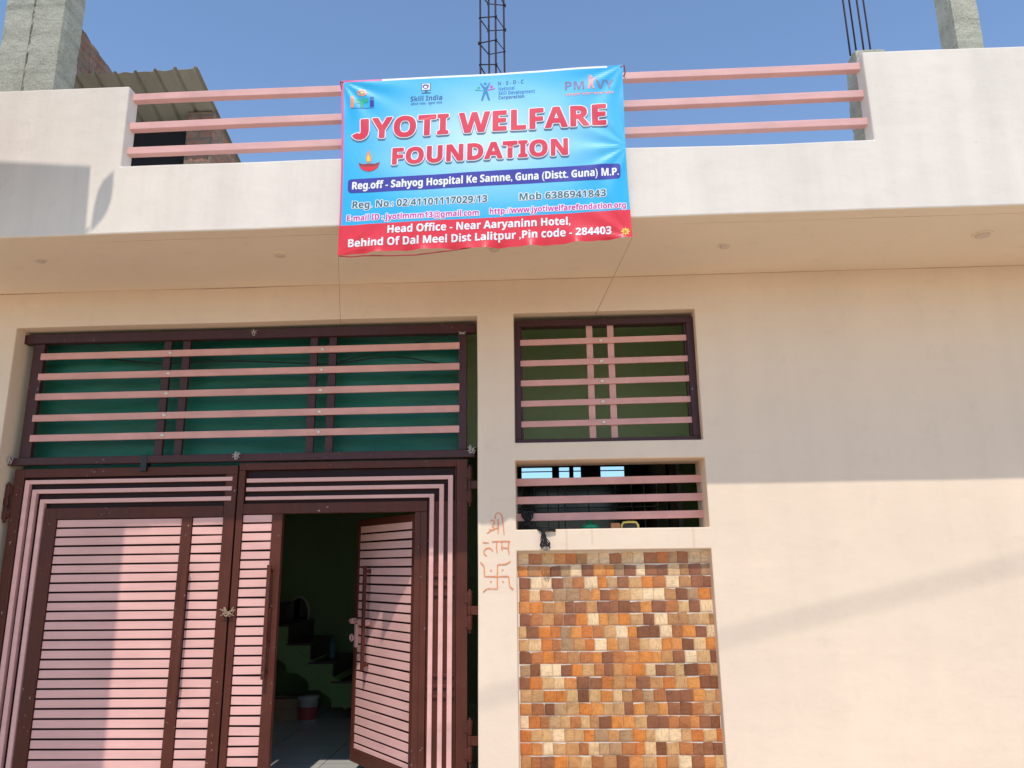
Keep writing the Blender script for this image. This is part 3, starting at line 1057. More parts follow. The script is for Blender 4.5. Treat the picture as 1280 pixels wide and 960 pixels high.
tb = un(416.7, 826, SY + 0.35)
mb = MB()
mb.lathe((0, 0, 0), [(0.0, 0.0), (0.036, 0.0), (0.038, 0.01), (0.038, 0.13), (0.03, 0.16), (0.014, 0.185), (0.013, 0.205), (0.016, 0.206), (0.016, 0.228), (0.0, 0.23)], M['teal_pl'])
o = mb.build('water_bottle')
o.location = (c3.x + 0.0 - run * 0.4, SY + 0.3, c3.z + 0.001)
tag(o, 'teal plastic bottle standing on a step of the dark staircase', 'bottle')

# ------------------------------------------------------------------ green tarpaulin behind the transom
mb = MB()
nx, nz = 110, 44
tx0, tx1, tz0, tz1 = -3.88, -0.60, 2.235, 3.262
vv, ff = [], []
for k in range(nz + 1):
    for i in range(nx + 1):
        x = tx0 + (tx1 - tx0) * i / nx
        z = tz0 + (tz1 - tz0) * k / nz
        t = (z - tz0) / (tz1 - tz0)
        y = 0.262 + 0.030 * noise.noise(Vector((x * 1.2, z * 4.5, 0))) + 0.018 * noise.noise(Vector((x * 2.0 + z * 4, z * 9, 4)))
        y += 0.030 * sin(26 * (z - 3.2 + 0.07 * ((x + 2.2) / 0.9) ** 2 * (1 if abs(x + 2.2) < 1.2 else 0.6))) * max(0, t - 0.40)
        vv.append((x, y, z + 0.01 * noise.noise(Vector((x * 3, 0, 1)))))
for k in range(nz):
    for i in range(nx):
        a = k * (nx + 1) + i
        ff.append((a, a + 1, a + nx + 2, a + nx + 1))
mb.raw(vv, ff, M['tarp'], True)
o = mb.build('tarpaulin')
md = o.modifiers.new('thick', 'SOLIDIFY')
md.thickness = 0.002
tag(o, 'creased dark green tarpaulin hung behind the long grille over the gate', 'tarpaulin')

mb = MB()
mb.tube([un(u, v, 0.172) for u, v in ((120, 447), (200, 455), (260, 452), (300, 451.5), (350, 453), (400, 455), (430, 453.5), (460, 448.5), (490, 446), (515, 448), (540, 453), (572, 457))], 0.0055, M['black_pl'], 8)
o = mb.build('black_cable')
tag(o, 'black electric cable sagging behind the second bar of the long grille', 'cable')
mb = MB()
mb.tube([un(u, v, 0.168) for u, v in ((425, 452), (450, 446), (480, 439), (510, 431), (540, 424), (572, 416))], 0.004, M['black_pl'], 8)
o = mb.build('black_cable')
tag(o, 'thinner black cable rising to the upper right corner of the long grille', 'cable')

# ------------------------------------------------------------------ gate
G = 0.12
ZB = 0.06
PITCH_S, SLAT = 0.0634, 0.0502


def slats(mb, x0, x1, z0, z1, y, m=None, back=True):
    z = z1
    r = random.Random(int(x0 * 1000))
    while z - SLAT > z0 - 0.03:
        a = max(z - SLAT, z0)
        dy = r.uniform(-0.0015, 0.0015)
        tl = r.uniform(-0.0022, 0.0022)
        mb.hexa([(x0, y + dy, a), (x1, y + dy, a + tl), (x1, y + 0.010, a + tl), (x0, y + 0.010, a), (x0, y + dy, z), (x1, y + dy, z + tl), (x1, y + 0.010, z + tl), (x0, y + 0.010, z)], M['pink'])
        z -= PITCH_S
    if back:
        mb.box(x0 - 0.004, x1 + 0.004, y + 0.026, y + 0.031, z0 - 0.004, z1 + 0.004, M['brown_dark'])


def long_handle(x, z0, z1, parent, y=G, out=0.055, w=0.026):
    mb = MB()
    mb.box(x - w / 2, x + w / 2, y - out, y - out + 0.022, z0, z1, M['brown'])
    for z in (z0 + 0.04, z1 - 0.04):
        mb.box(x - 0.009, x + 0.009, y - out + 0.0225, y + 0.004, z - 0.012, z + 0.012, M['brown'])
    return mb.build('handle', parent, 0.003)


def hinge(x0, x1, zc, parent, side):
    mb = MB()
    xk = (x0 + x1) / 2
    mb.tube([(xk, G + 0.0, zc + 0.035), (xk, G + 0.0, zc + 0.125)], 0.018, M['brown'], 12)
    mb.tube([(xk, G + 0.0, zc - 0.125), (xk, G + 0.0, zc - 0.035)], 0.018, M['brown'], 12)
    mb.tube([(xk, G + 0.0, zc - 0.15), (xk, G + 0.0, zc + 0.14)], 0.008, M['brown'], 8)
    mb.tube([(xk, G + 0.0, zc - 0.033), (xk, G + 0.0, zc + 0.033)], 0.016, M['brown'], 12)
    if side > 0:
        mb.box(xk + 0.006, xk + 0.085, G - 0.010, G + 0.012, zc - 0.028, zc + 0.028, M['brown'])
        mb.box(xk - 0.035, xk - 0.006, G - 0.008, G + 0.010, zc + 0.05, zc + 0.11, M['brown'])
        mb.box(xk - 0.035, xk - 0.006, G - 0.008, G + 0.010, zc - 0.11, zc - 0.05, M['brown'])
    else:
        mb.box(xk - 0.085, xk - 0.006, G - 0.010, G + 0.012, zc - 0.028, zc + 0.028, M['brown'])
        mb.box(xk + 0.006, xk + 0.035, G - 0.008, G + 0.010, zc + 0.05, zc + 0.11, M['brown'])
        mb.box(xk + 0.006, xk + 0.035, G - 0.008, G + 0.010, zc - 0.11, zc - 0.05, M['brown'])
    return mb.build('hinge', parent, 0.002)


# left leaf, closed
gl = empty('gate_leaf', (-3.85, G, 0))
tag(gl, 'closed left leaf of the brown gate with wide pink slats, half in shade', 'gate', 'leaves of the brown and pink gate')
inv = Matrix.Translation((3.85, -G, 0))


def into(o, root):
    """keep the part where it was built while hanging it under its thing"""
    o.matrix_parent_inverse = Matrix.Translation(-Vector(root.location))
    return o


f = MB()
b = M['brown']
f.box(-3.855, -3.778, G, G + 0.05, ZB, 2.252, b)
f.box(-3.778, -2.207, G, G + 0.05, 2.190, 2.252, b)
f.box(-3.594, -3.502, G + 0.004, G + 0.05, ZB, 1.968, b)
f.box(-3.502, -2.292, G + 0.004, G + 0.05, 1.890, 1.968, b)
f.box(-2.288, -2.207, G - 0.002, G + 0.05, ZB, 2.190, b)
f.box(-2.588, -2.512, G + 0.002, G + 0.05, ZB + 0.1, 1.890, b)
f.box(-3.502, -2.292, G + 0.004, G + 0.05, ZB, ZB + 0.1, b)
f.box(-3.802, -3.797, G - 0.002, G + 0.01, ZB, 2.25, b)
f.box(-3.778, -3.594, G + 0.030, G + 0.042, ZB, 2.190, M['brown_dark'])
f.box(-3.594, -2.292, G + 0.030, G + 0.042, 1.968, 2.190, M['brown_dark'])
into(f.build('leaf_frame', gl, 0.003), gl)
mb = MB()
slats(mb, -3.498, -2.592, ZB + 0.1, 1.884, G + 0.012)
into(mb.build('slat_panel', gl, 0.0015), gl)
mb = MB()
slats(mb, -2.508, -2.292, ZB + 0.1, 1.884, G + 0.012)
into(mb.build('slat_panel', gl, 0.0015), gl)
for (za, zb), (xa, xb) in zip(((2.143, 2.171), (2.074, 2.103), (2.003, 2.032)), ((-3.764, -3.731), (-3.703, -3.670), (-3.636, -3.604))):
    mb = MB()
    mb.box(xa, xb, G - 0.004, G + 0.028, ZB, zb, M['pink'])
    mb.box(xb + 0.0003, -2.240, G - 0.004, G + 0.028, za, zb, M['pink'])
    into(mb.build('trim_stripe', gl, 0.0015), gl)
into(long_handle(-2.507, un(238, 868, G).z, un(238, 706, G).z, gl, G - 0.002, 0.06, 0.034), gl)
for zc in (2.02, 1.1, 0.36):
    into(hinge(-3.905, -3.865, zc, gl, -1), gl)

# right leaf with the wicket opening
gr = empty('gate_leaf', (-0.56, G, 0))
tag(gr, 'right leaf of the brown gate holding the open wicket door', 'gate', 'leaves of the brown and pink gate')
f = MB()
OX0, OX1, OZ = -1.863, -0.925, 1.905
f.box(-2.196, -2.150, G, G + 0.05, ZB, 2.215, b)
f.box(-2.196, -0.632, G, G + 0.05, 2.216, 2.268, b)
f.box(-0.632, -0.555, G, G + 0.05, ZB, 2.268, b)
f.box(-0.640, -0.634, G - 0.003, G + 0.02, ZB, 2.212, b)
f.box(-2.150, -0.838, G + 0.002, G + 0.05, OZ, 1.978, b)
f.box(-1.938, OX0, G + 0.003, G + 0.05, ZB, OZ - 0.001, b)
f.box(OX1, -0.880, G + 0.012, G + 0.05, ZB, OZ - 0.001, b)
f.box(-0.8795, -0.838, G + 0.002, G + 0.05, ZB, OZ - 0.001, b)
f.box(-2.150, -1.938, G + 0.004, G + 0.05, ZB, ZB + 0.1, b)
f.box(-2.150, -0.640, G + 0.030, G + 0.042, 1.979, 2.215, M['brown_dark'])
f.box(-0.838, -0.640, G + 0.026, G + 0.042, ZB, 1.978, b)
for v in (719, 730.5, 743, 844.5, 858, 871):
    zc = un(552, v, G).z
    f.box(-0.832, -0.645, G + 0.012, G + 0.0255, zc - 0.012, zc + 0.010, b)
into(f.build('leaf_frame', gr, 0.003), gr)
mb = MB()
slats(mb, -2.147, -1.941, ZB + 0.1, OZ - 0.006, G + 0.012)
into(mb.build('slat_panel', gr, 0.0015), gr)
for (za, zb), (xa, xb) in zip(((2.127, 2.155), (2.065, 2.093), (2.002, 2.026)), ((-0.690, -0.657), (-0.752, -0.721), (-0.820, -0.790))):
    mb = MB()
    mb.box(xa, xb, G - 0.004, G + 0.024, ZB, zb, M['pink'])
    mb.box(-2.135, xa - 0.0003, G - 0.004, G + 0.028, za, zb, M['pink'])
    into(mb.build('trim_stripe', gr, 0.0015), gr)
into(long_handle(un(332.5, 775, G - 0.055).x, un(332, 848, G).z, un(332, 706, G).z, gr, G + 0.012, 0.075, 0.026), gr)
mb = MB()
pa, pb = un(338, 760, G), un(336, 800, G)
mb.tube([(pa.x, G + 0.004, pa.z), (pa.x + 0.004, G - 0.028, pa.z - 0.01), (pa.x + 0.002, G - 0.034, (pa.z + pb.z) / 2), (pb.x + 0.006, G - 0.028, pb.z + 0.01), (pb.x, G + 0.004, pb.z)], [0.011, 0.009, 0.008, 0.009, 0.011], M['brown'], 8)
mb.disc((pa.x, G + 0.004, pa.z), 0.016, 'y', 0.006, M['brown'], 14)
into(mb.build('pull_handle', gr), gr)
for v in (606, 763, 926):
    into(hinge(-0.553, -0.523, un(588, v, G).z, gr, 1), gr)

# wicket door, swung inward about its right-hand edge
wd_root = MB()
W = 0.915
D = 0.036
wz0, wz1 = 0.13, 1.893
wd_root.box(-W, -W + 0.045, 0, D, wz0, wz1, b)
wd_root.box(-0.052, 0, 0, D, wz0, wz1, b)
wd_root.box(-W + 0.045, -0.052, 0, D, wz1 - 0.05, wz1, b)
wd_root.box(-W + 0.045, -0.052, 0, D, wz0, wz0 + 0.09, b)
wd = wd_root.build('wicket_door', gr, 0.003)
wd['label'] = 'narrow slatted wicket door swung inward, partly lit by sun'
PH = radians(-50)
wmat = Matrix.Translation((OX1 + 0.004, G + 0.03, 0)) @ Matrix.Rotation(PH, 4, 'Z')
wd.matrix_parent_inverse = Matrix.Translation(-Vector(gr.location))
wd.matrix_basis = wmat
mb = MB()
slats(mb, -W + 0.048, -0.055, wz0 + 0.094, wz1 - 0.054, 0.008)
mb.build('slat_panel', wd, 0.0015)


def leaf_at(u, v):
    """point of the wicket's outer face behind a photo point, in the door's own axes"""
    d = FW + RT * ((u - 640) / FPX) + UP * ((480 - v) / FPX)
    iw = wmat.inverted()
    o, dd = iw @ CAM, iw.to_3x3() @ d
    t = -o.y / dd.y
    return o + dd * t


a, c = leaf_at(463, 707), leaf_at(459, 838)
long_handle((a.x + c.x) / 2, c.z, a.z, wd, 0.0, 0.055, 0.026)
mb = MB()
q = leaf_at(462, 778)
zq = q.z
mb.tube([(-W - 0.035, -0.022, zq), (-W + 0.30, -0.022, zq)], 0.010, M['pink_bar'], 10)
for xx in (-W + 0.02, -W + 0.14, -W + 0.25):
    mb.box(xx - 0.018, xx + 0.018, -0.036, 0.004, zq - 0.02, zq + 0.02, M['pink_bar'])
mb.box(-W + 0.045, -W + 0.075, -0.018, 0.004, zq - 0.19, zq - 0.0205, M['pink_bar'])
mb.tube([(-W - 0.01 + 0.022 * cos(t), -0.012, zq - 0.125 + 0.022 * sin(t)) for t in [2 * pi * i / 14 for i in range(15)]], 0.008, M['pink_bar'], 8, False)
mb.box(-W + 0.012, -W + 0.05, -0.014, -0.002, zq - 0.14, zq - 0.11, M['pink_bar'])
mb.build('sliding_bolt', wd, 0.001)

# rope tie holding the two leaves together, and wires on the transom tubes
def tie(name, c, s, n, m, seed, label, r=0.003, flat=0.5):
    r_ = random.Random(seed)
    mb = MB()
    for k in range(n):
        pts = []
        a0 = r_.uniform(0, pi)
        for t in range(9):
            a = a0 + pi * t / 8 * 1.2
            pts.append((c[0] + s * 0.55 * cos(a) + r_.uniform(-.12, .12) * s, c[1] - s * 0.35 * abs(sin(a)), c[2] + s * flat * sin(a * 2 + k) + r_.uniform(-.1, .1) * s))
        mb.tube(pts, r, m, 6)
    for k in range(4):
        a = (0.4, 2.6, 3.6, 5.6)[k] + r_.uniform(-.2, .2)
        mb.tube([(c[0], c[1] - 0.012, c[2]), (c[0] + s * 0.5 * cos(a), c[1] - 0.02, c[2] + s * 0.35 * sin(a)), (c[0] + s * 1.05 * cos(a), c[1] - 0.018, c[2] + s * 0.75 * sin(a))], [r * 1.1, r, r * 0.7], m, 6)
    o = mb.build(name)
    return tag(o, label, 'tie')


p = un(287, 765, G)
tie('rope_tie', (-2.2, G - 0.008, p.z), 0.058, 3, M['rope'], 2, 'frayed brown rope knotted round the closed meeting stiles of the gate', 0.0042)
p = un(297, 570, G - 0.02)
tie('wire_tie', (p.x, G - 0.024, p.z), 0.032, 2, M['wire'], 4, 'pale wire twisted on the tube above the middle of the gate', 0.0024, 0.9)
p = un(590, 562, G - 0.02)
tie('wire_tie', (p.x, G - 0.024, p.z), 0.034, 2, M['wire'], 6, 'pale wire twisted on the tube end beside the cream pillar', 0.0024, 0.9)
p = un(578, 417, G - 0.02)
tie('wire_tie', (p.x, G - 0.024, p.z), 0.028, 2, M['wire'], 8, 'pale wire at the top right corner of the long grille', 0.002, 0.3)
p = un(319, 416, G - 0.02)
tie('wire_tie', (p.x, G - 0.024, p.z), 0.026, 1, M['wire'], 9, 'short white string hanging from the top tube of the long grille', 0.002, 1.1)
p = un(14, 575, G - 0.02)
tie('wire_tie', (p.x, G - 0.024, p.z), 0.032, 2, M['wire'], 12, 'pale wire on the left end of the tube over the gate', 0.0022, 1.0)
mb = MB()
p = un(180, 576, G - 0.02)
mb.box(p.x - 0.022, p.x + 0.022, G - 0.024, G + 0.044, 2.22, 2.337, M['black_pl'])
o = mb.build('rubber_strap', None, 0.003)
tag(o, 'black rubber strap wrapped round the tube over the left gate leaf', 'strap')

# ------------------------------------------------------------------ things on the lower window sill
SZ = W2B
mb = MB()
rc = random.Random(21)
bar_z = 1.850


def cloth_strip(mb, pts, hw, m, seed, axis='x', n=8, th=0.008):
    """a gathered strip of cloth: overlapping folds that follow the same path"""
    r_ = random.Random(seed)
    for k in range(n):
        off = (k - (n - 1) / 2) / ((n - 1) / 2)
        ph = r_.uniform(0, 6)
        q, rr_ = [], []
        for i in range((len(pts) - 1) * 3 + 1):
            j, f_ = divmod(i, 3)
            f_ /= 3
            if j == len(pts) - 1:
                j, f_ = j - 1, 1.0
            p = Vector(pts[j]).lerp(Vector(pts[j + 1]), f_)
            w = hw[j] * (1 - f_) + hw[j + 1] * f_
            d = off * w + 0.12 * w * sin(i * 1.3 + ph)
            dy = r_.uniform(-th, th) * 0.6 - (th if k % 2 else 0)
            q.append((p.x + d, p.y + dy, p.z + 0.08 * w * sin(i * 2.1 + ph)) if axis == 'x' else (p.x, p.y + dy, p.z + d))
            rr_.append(max(0.0032, w * (0.13 + 0.07 * r_.random())))
        mb.tube(q, rr_, m, 7)


cloth_strip(mb, [un(659.5, 640, 0.155), un(659.5, 645, 0.152), un(659.5, 650, 0.15), un(659.8, 655, 0.13), un(660, 659, 0.11)], [0.041, 0.035, 0.022, 0.010, 0.014], M['black_cloth'], 1)
cloth_strip(mb, [un(659.5, 640, 0.155), un(659.5, 639.6, 0.185), un(659.5, 644, 0.20)], [0.036, 0.034, 0.030], M['black_cloth'], 12)
cloth_strip(mb, [un(650.5, 657, 0.13), un(655, 658.5, 0.11), un(660, 658.5, 0.09), un(665, 660, 0.07)], [0.016, 0.020, 0.018, 0.012], M['black_cloth'], 2, 'z', 6)
cloth_strip(mb, [un(660, 659, 0.08), un(668, 660.5, 0.03), un(676, 661, -0.012), un(686, 661.5, -0.016), un(694.5, 662.5, -0.012)], [0.012, 0.012, 0.015, 0.013, 0.008], M['black_cloth'], 3, 'z', 6)
cloth_strip(mb, [un(678.5, 661, -0.016), un(679, 667, -0.018), un(680, 673, -0.022), un(681.3, 680, -0.028), un(682.5, 685, -0.026)], [0.013, 0.010, 0.019, 0.031, 0.027], M['black_cloth'], 5)
cloth_strip(mb, [un(682.8, 683.5, -0.036), un(683, 686, -0.038), un(683, 688.5, -0.032)], [0.016, 0.019, 0.014], M['grey_cloth'], 8, 'x', 5)
o = mb.build('black_cloth')
tag(o, 'twisted black cloth knotted on the lowest window bar, its tail hanging over the sill', 'cloth')

g0 = un(738, 661, 0.24)
mb = MB()
mb.lathe((0, 0, 0), [(0.0, 0.0), (0.062, 0.0), (0.064, 0.028), (0.058, 0.034), (0.022, 0.040), (0.016, 0.062), (0.012, 0.085), (0.0, 0.088)], M['green_pl'], 16)
o = mb.build('green_cap')
o.location = (g0.x, 0.24, SZ + 0.002)
tag(o, 'small green plastic cap with pointed knob standing on the lower window sill', 'cap')

y0, y1 = un(777, 660, 0.2), un(798, 660, 0.2)
th = empty('tool_handle', ((y0.x + y1.x) / 2, 0.2, SZ + 0.001))
tag(th, 'yellow looped tool handle with an orange end on the lower window sill', 'tool')
hw = (y1.x - y0.x) / 2
mb = MB()
mb.tube([(-hw, 0, 0.0), (-hw * 0.97, 0, 0.028), (-hw * 0.76, 0, 0.047), (0, 0, 0.050), (hw * 0.76, 0, 0.047), (hw * 0.97, 0, 0.028), (hw, 0, 0.0)], 0.0085, M['yellow_pl'], 10)
mb.build('loop', th)
mb = MB()
mb.box(-hw + 0.012, hw - 0.012, -0.004, 0.012, 0.001, 0.036, M['black_pl'])
mb.build('grip_insert', th, 0.003)
mb = MB()
mb.box(-hw - 0.075, -hw - 0.010, -0.012, 0.012, 0.001, 0.044, M['orange_pl'])
mb.build('orange_end', th, 0.005)

# ------------------------------------------------------------------ the banner
BYF = FY - 0.035
cTL, cTR, cBR, cBL = (un(427, 101, BYF), un(778, 81, BYF), un(791, 298, BYF), un(422, 319, BYF))
nx, nz = 130, 88
CT = [(cTL.x, cTL.z), (cTR.x, cTR.z), (cBR.x, cBR.z), (cBL.x, cBL.z)]
mid_r = ((cTR.x + cBR.x) / 2, cTR.z * 0.52 + cBR.z * 0.48)


def fold(x, z):
    y = 0.0
    for (cx, cz), k, amp, a0 in ((CT[0], 13, 0.0060, 0.3), (CT[1], 11, 0.0040, 1.0), (CT[2], 12, 0.0060, 0.2), (CT[3], 12, 0.0055, 0.9), (mid_r, 11, 0.0065, 0.5)):
        dx, dz = x - cx, z - cz
        r = math.hypot(dx, dz)
        an = math.atan2(dz, dx)
        y += amp * sin(k * an + a0) * min(1.0, r / 0.16) ** 1.5 * math.exp(-r / 0.30)
    y += 0.0055 * noise.noise(Vector((x * 1.8, z * 2.0, 2))) + 0.0022 * noise.noise(Vector((x * 5 + z * 4, z * 5 - x * 2, 6)))
    zb = cBL.z + (cBR.z - cBL.z) * (x - cBL.x) / (cBR.x - cBL.x)
    t = max(0.0, 0.10 - (z - zb)) / 0.10
    y += t * t * (0.012 * sin(x * 21) + 0.006 * sin(x * 47 + 1))
    return y


ban = MB()
vv, uvs = [], []
for k in range(nz + 1):
    for i in range(nx + 1):
        s, t = i / nx, k / nz
        lo = cBL.lerp(cBR, s)
        hi = cTL.lerp(cTR, s)
        p = lo.lerp(hi, t)
        # edges pulled in between the tied corners
        p.x += 0.010 * sin(pi * t) * (1 if s < .5 else -1) * abs(2 * s - 1) ** 3
        p.z += (-0.008 * sin(pi * s) * t ** 6) + (0.010 * sin(pi * s * 2.3) * (1 - t) ** 8)
        vv.append((p.x, BYF + fold(p.x, p.z), p.z))
        uvs.append((s, t))
NR = 14
for k in range(nz):
    for i in range(nx):
        a = k * (nx + 1) + i
        s = i / nx
        if k < NR:
            m = M['bred']
        elif i < 1:
            m = M['bpink']
        elif k >= nz - 1:
            m = M['bpink'] if i < nx * 0.14 else (M['bwhite'] if i < nx * 0.94 else M['banner'])
        else:
            m = M['banner']
        q = (a, a + 1, a + nx + 2, a + nx + 1)
        ban.raw([vv[j] for j in q], [(0, 1, 2, 3)], m, True, [uvs[j] for j in q])


def bp(x, y):
    """banner plane point for a point of the enlarged photo of the banner"""
    p = un(410 + x / 3.2, 70 + y / 3.2, BYF)
    return Vector((p.x, p.z))


def stick(bm, m, lift):
    """lay a flat printed shape (already in banner x, z) on the folded cloth"""
    if not bm.verts:
        return
    for ax in (0, 1):
        lo = min(v.co[ax] for v in bm.verts)
        hi = max(v.co[ax] for v in bm.verts)
        n = int((hi - lo) / 0.03)
        for k in range(1, n + 1):
            c = Vector((0, 0, 0))
            c[ax] = lo + (hi - lo) * k / (n + 1)
            nn = Vector((0, 0, 0))
            nn[ax] = 1
            bmesh.ops.bisect_plane(bm, geom=bm.verts[:] + bm.edges[:] + bm.faces[:], plane_co=c, plane_no=nn)
    bm.verts.index_update()
    vs_ = [(v.co.x, BYF + fold(v.co.x, v.co.y) - lift, v.co.y) for v in bm.verts]
    fs = []
    for f_ in bm.faces:
        idx = [v.index for v in f_.verts]
        if f_.normal.z < 0:
            idx.reverse()
        fs.append(tuple(idx))
    ban.raw(vs_, fs, m, True, [(0.5, 0.5)] * len(vs_))


def sans(body):
    """swap letters and digits for the bold sans-serif ones that the text object can draw"""
    out = ''
    for ch in body:
        if 'A' <= ch <= 'Z':
            out += chr(0x1D5D4 + ord(ch) - 65)
        elif 'a' <= ch <= 'z':
            out += chr(0x1D5EE + ord(ch) - 97)
        elif '0' <= ch <= '9':
            out += chr(0x1D7EC + ord(ch) - 48)
        else:
            out += ch
    return out


def text_bm(body, offset=0.0, shear=0.0, space=1.0):
    body = sans(body)
    cu = bpy.data.curves.new('print', 'FONT')
    cu.body = body
    cu.size = 1.0
    cu.offset = offset
    cu.shear = shear
    cu.space_character = space
    cu.resolution_u = 4
    ob = bpy.data.objects.new('print', cu)
    COL.objects.link(ob)
    bpy.context.view_layer.update()
    dg = bpy.context.evaluated_depsgraph_get()
    ev = ob.evaluated_get(dg)
    me = ev.to_mesh()
    bm = bmesh.new()
    bm.from_mesh(me)
    ev.to_mesh_clear()
    bpy.data.objects.remove(ob)
    bpy.data.curves.remove(cu)
    return bm


_cap = text_bm('I')
CAPH = max(v.co.y for v in _cap.verts)
_cap.free()


def words(body, left, right, cap, layers, space=1.0):
    """layers: (grow in metres, drop in metres, material, lift)"""
    A, B = bp(*left), bp(*right)
    ref = text_bm(body, 0.0, 0.0, space)
    lo = min(v.co.x for v in ref.verts)
    hi = max(v.co.x for v in ref.verts)
    ux = (B - A)
    L = ux.length
    ux.normalize()
    uy = Vector((0.016, 1.0)).normalized()
    mx_, my_ = (left[0] + right[0]) / 2, (left[1] + right[1]) / 2
    sy = (bp(mx_, my_ - cap) - bp(mx_, my_)).length / CAPH
    sx = L / (hi - lo)
    for v in ref.verts:
        q = A + ux * ((v.co.x - lo) * sx) + uy * (v.co.y * sy)
        v.co = (q.x, q.y, 0)
    layer(ref, layers)
    ref.free()


def layer(ref, layers):
    for grow, drop, m, lift in layers:
        n = 0 if grow == 0 else (8 if grow < 0.004 else 14)
        sh = [(0, 0)] + [(grow * cos(2 * pi * k / n), grow * sin(2 * pi * k / n)) for k in range(n)]
        for k, (dx, dz) in enumerate(sh):
            bm = ref.copy()
            for v in bm.verts:
                v.co.x += dx
                v.co.y += dz - drop
            stick(bm, m, lift + k * 0.00003)
            bm.free()


def poly(pts, m, lift=0.0012):
    bm = bmesh.new()
    vs_ = [bm.verts.new((*bp(*p), 0)) for p in pts]
    f_ = bm.faces.new(vs_)
    bmesh.ops.triangulate(bm, faces=[f_])
    bm.normal_update()
    stick(bm, m, lift)
    bm.free()


def ell(cx, cy, rx, ry, n=18, a0=0, a1=2 * pi):
    return [(cx + rx * cos(a0 + (a1 - a0) * i / n), cy + ry * sin(a0 + (a1 - a0) * i / n)) for i in range(n + (0 if a1 - a0 > 6.2 else 1))]


red3 = [(0.0105, 0.010, M['bshadow'], 0.0010), (0.0105, 0.0, M['bwhite'], 0.0028), (0.0038, 0.0, M['bredtxt'], 0.0050)]
words('YOTI WELFARE', (176, 329), (1111, 274), 77, red3, 1.05)
jg = bmesh.new()
jp = [(134, 258), (162, 256), (162, 300), (158, 316), (148, 328), (132, 334), (116, 333), (104, 327), (99, 319), (118, 311), (124, 315), (130, 314), (134, 306)]
jf = jg.faces.new([jg.verts.new((*bp(*p), 0)) for p in jp])
bmesh.ops.triangulate(jg, faces=[jf])
jg.normal_update()
layer(jg, red3)
jg.free()
words('FOUNDATION', (258, 433), (958, 394), 62, red3, 1.05)
# navy pill
pill = []
for (cx, cy, a0) in ((1156, 443, -pi / 2), (1156, 476, 0), (94, 536, pi / 2), (94, 508, pi)):
    pill += [(cx + 14 * cos(a0 + pi / 2 * i / 5), cy + 14 * sin(a0 + pi / 2 * i / 5)) for i in range(6)]
poly(pill, M['bnavy'], 0.0012)
words('Reg.off - Sahyog Hospital Ke Samne, Guna (Distt. Guna) M.P.', (97, 535), (1163, 475), 29, [(0.0011, 0, M['bwhite'], 0.0024)])
lab2 = lambda m: [(0.0050, 0.0, M['bwhite'], 0.0012), (0.0004, 0.0, m, 0.0024)]
words('Reg. No.: 02/41101117029/13', (98, 610), (637, 584), 27, lab2(M['bteal']))
words('Mob 6386941843', (766, 577), (1112, 560), 27, lab2(M['bteal']))
words('E-mail ID : jyotimmm13@gmail.com', (76, 661), (603, 637), 22, lab2(M['bmag']))
words('http://www.jyotiwelfarefondation.org', (647, 633), (1192, 605), 22, lab2(M['bmag']))
words('Head Office - Near Aaryaninn Hotel,', (238, 708), (969, 674), 30, [(0.0008, 0, M['bwhite'], 0.0014)])
words('Behind Of Dal Meel Dist Lalitpur ,Pin code - 284403', (80, 764), (1134, 711), 30, [(0.0008, 0, M['bwhite'], 0.0014)])
# small yellow printer's emblem
poly([(1190 + (20 if k % 2 == 0 else 11) * cos(pi * k / 8), 702 + (17 if k % 2 == 0 else 10) * sin(pi * k / 8)) for k in range(16)], M['byellow'], 0.0012)
words('S', (1181, 709), (1196, 708), 12, [(0, 0, M['bred'], 0.0022)])
# logo with three coloured letters
poly([(91, 172), (105, 171), (105, 207), (91, 208)], M['borange'])
poly(ell(98, 166, 7, 6), M['borange'])
poly([(112, 173), (160, 169), (161, 185), (145, 188), (145, 204), (128, 205), (128, 190), (113, 190)], M['bgreen'])
poly([(168, 178), (184, 177), (184, 203), (168, 204)], M['bnavy'])
poly([(168, 165), (184, 164), (184, 174), (168, 175)], M['bdkblue'])
poly([(94, 210), (184, 206), (184, 208), (94, 212)], M['bnavy'])
for k in range(9):
    a = 2 * pi * k / 9
    poly(ell(137 + 15 * cos(a), 148 + 11 * sin(a), 6, 4, 8), M['borange'] if k % 2 else M['bsalmon'], 0.0012 + 0.0003 * (k % 3))
poly(ell(137, 148, 7, 6, 12), M['byellow'], 0.0024)
# monitor logo and its words
poly([(373, 111), (411, 109), (411, 138), (373, 140)], M['bdkblue'], 0.0012)
poly([(376, 113), (408, 111), (408, 136), (376, 138)], M['bwhite'], 0.0022)
bmx = ell(391, 124, 13, 9, 16, 0.3, 5.6)
poly(bmx + [(391 + 8 * cos(5.6 - 5.3 * i / 12), 125 + 5 * sin(5.6 - 5.3 * i / 12)) for i in range(13)], M['bnavy'], 0.0030)
poly(ell(400, 121, 4, 5, 10), M['bmaroon'], 0.0034)
poly([(388, 140), (398, 139), (398, 147), (411, 146), (411, 150), (375, 152), (375, 148), (388, 147)], M['bdkblue'], 0.0012)
words('Skill India', (330, 183), (457, 175), 19, [(0, 0, M['bdkblue'], 0.0012)])
words('कौशल भारत - कुशल भारत', (331, 199), (457, 191), 10, [(0, 0, M['bdkblue'], 0.0012)])
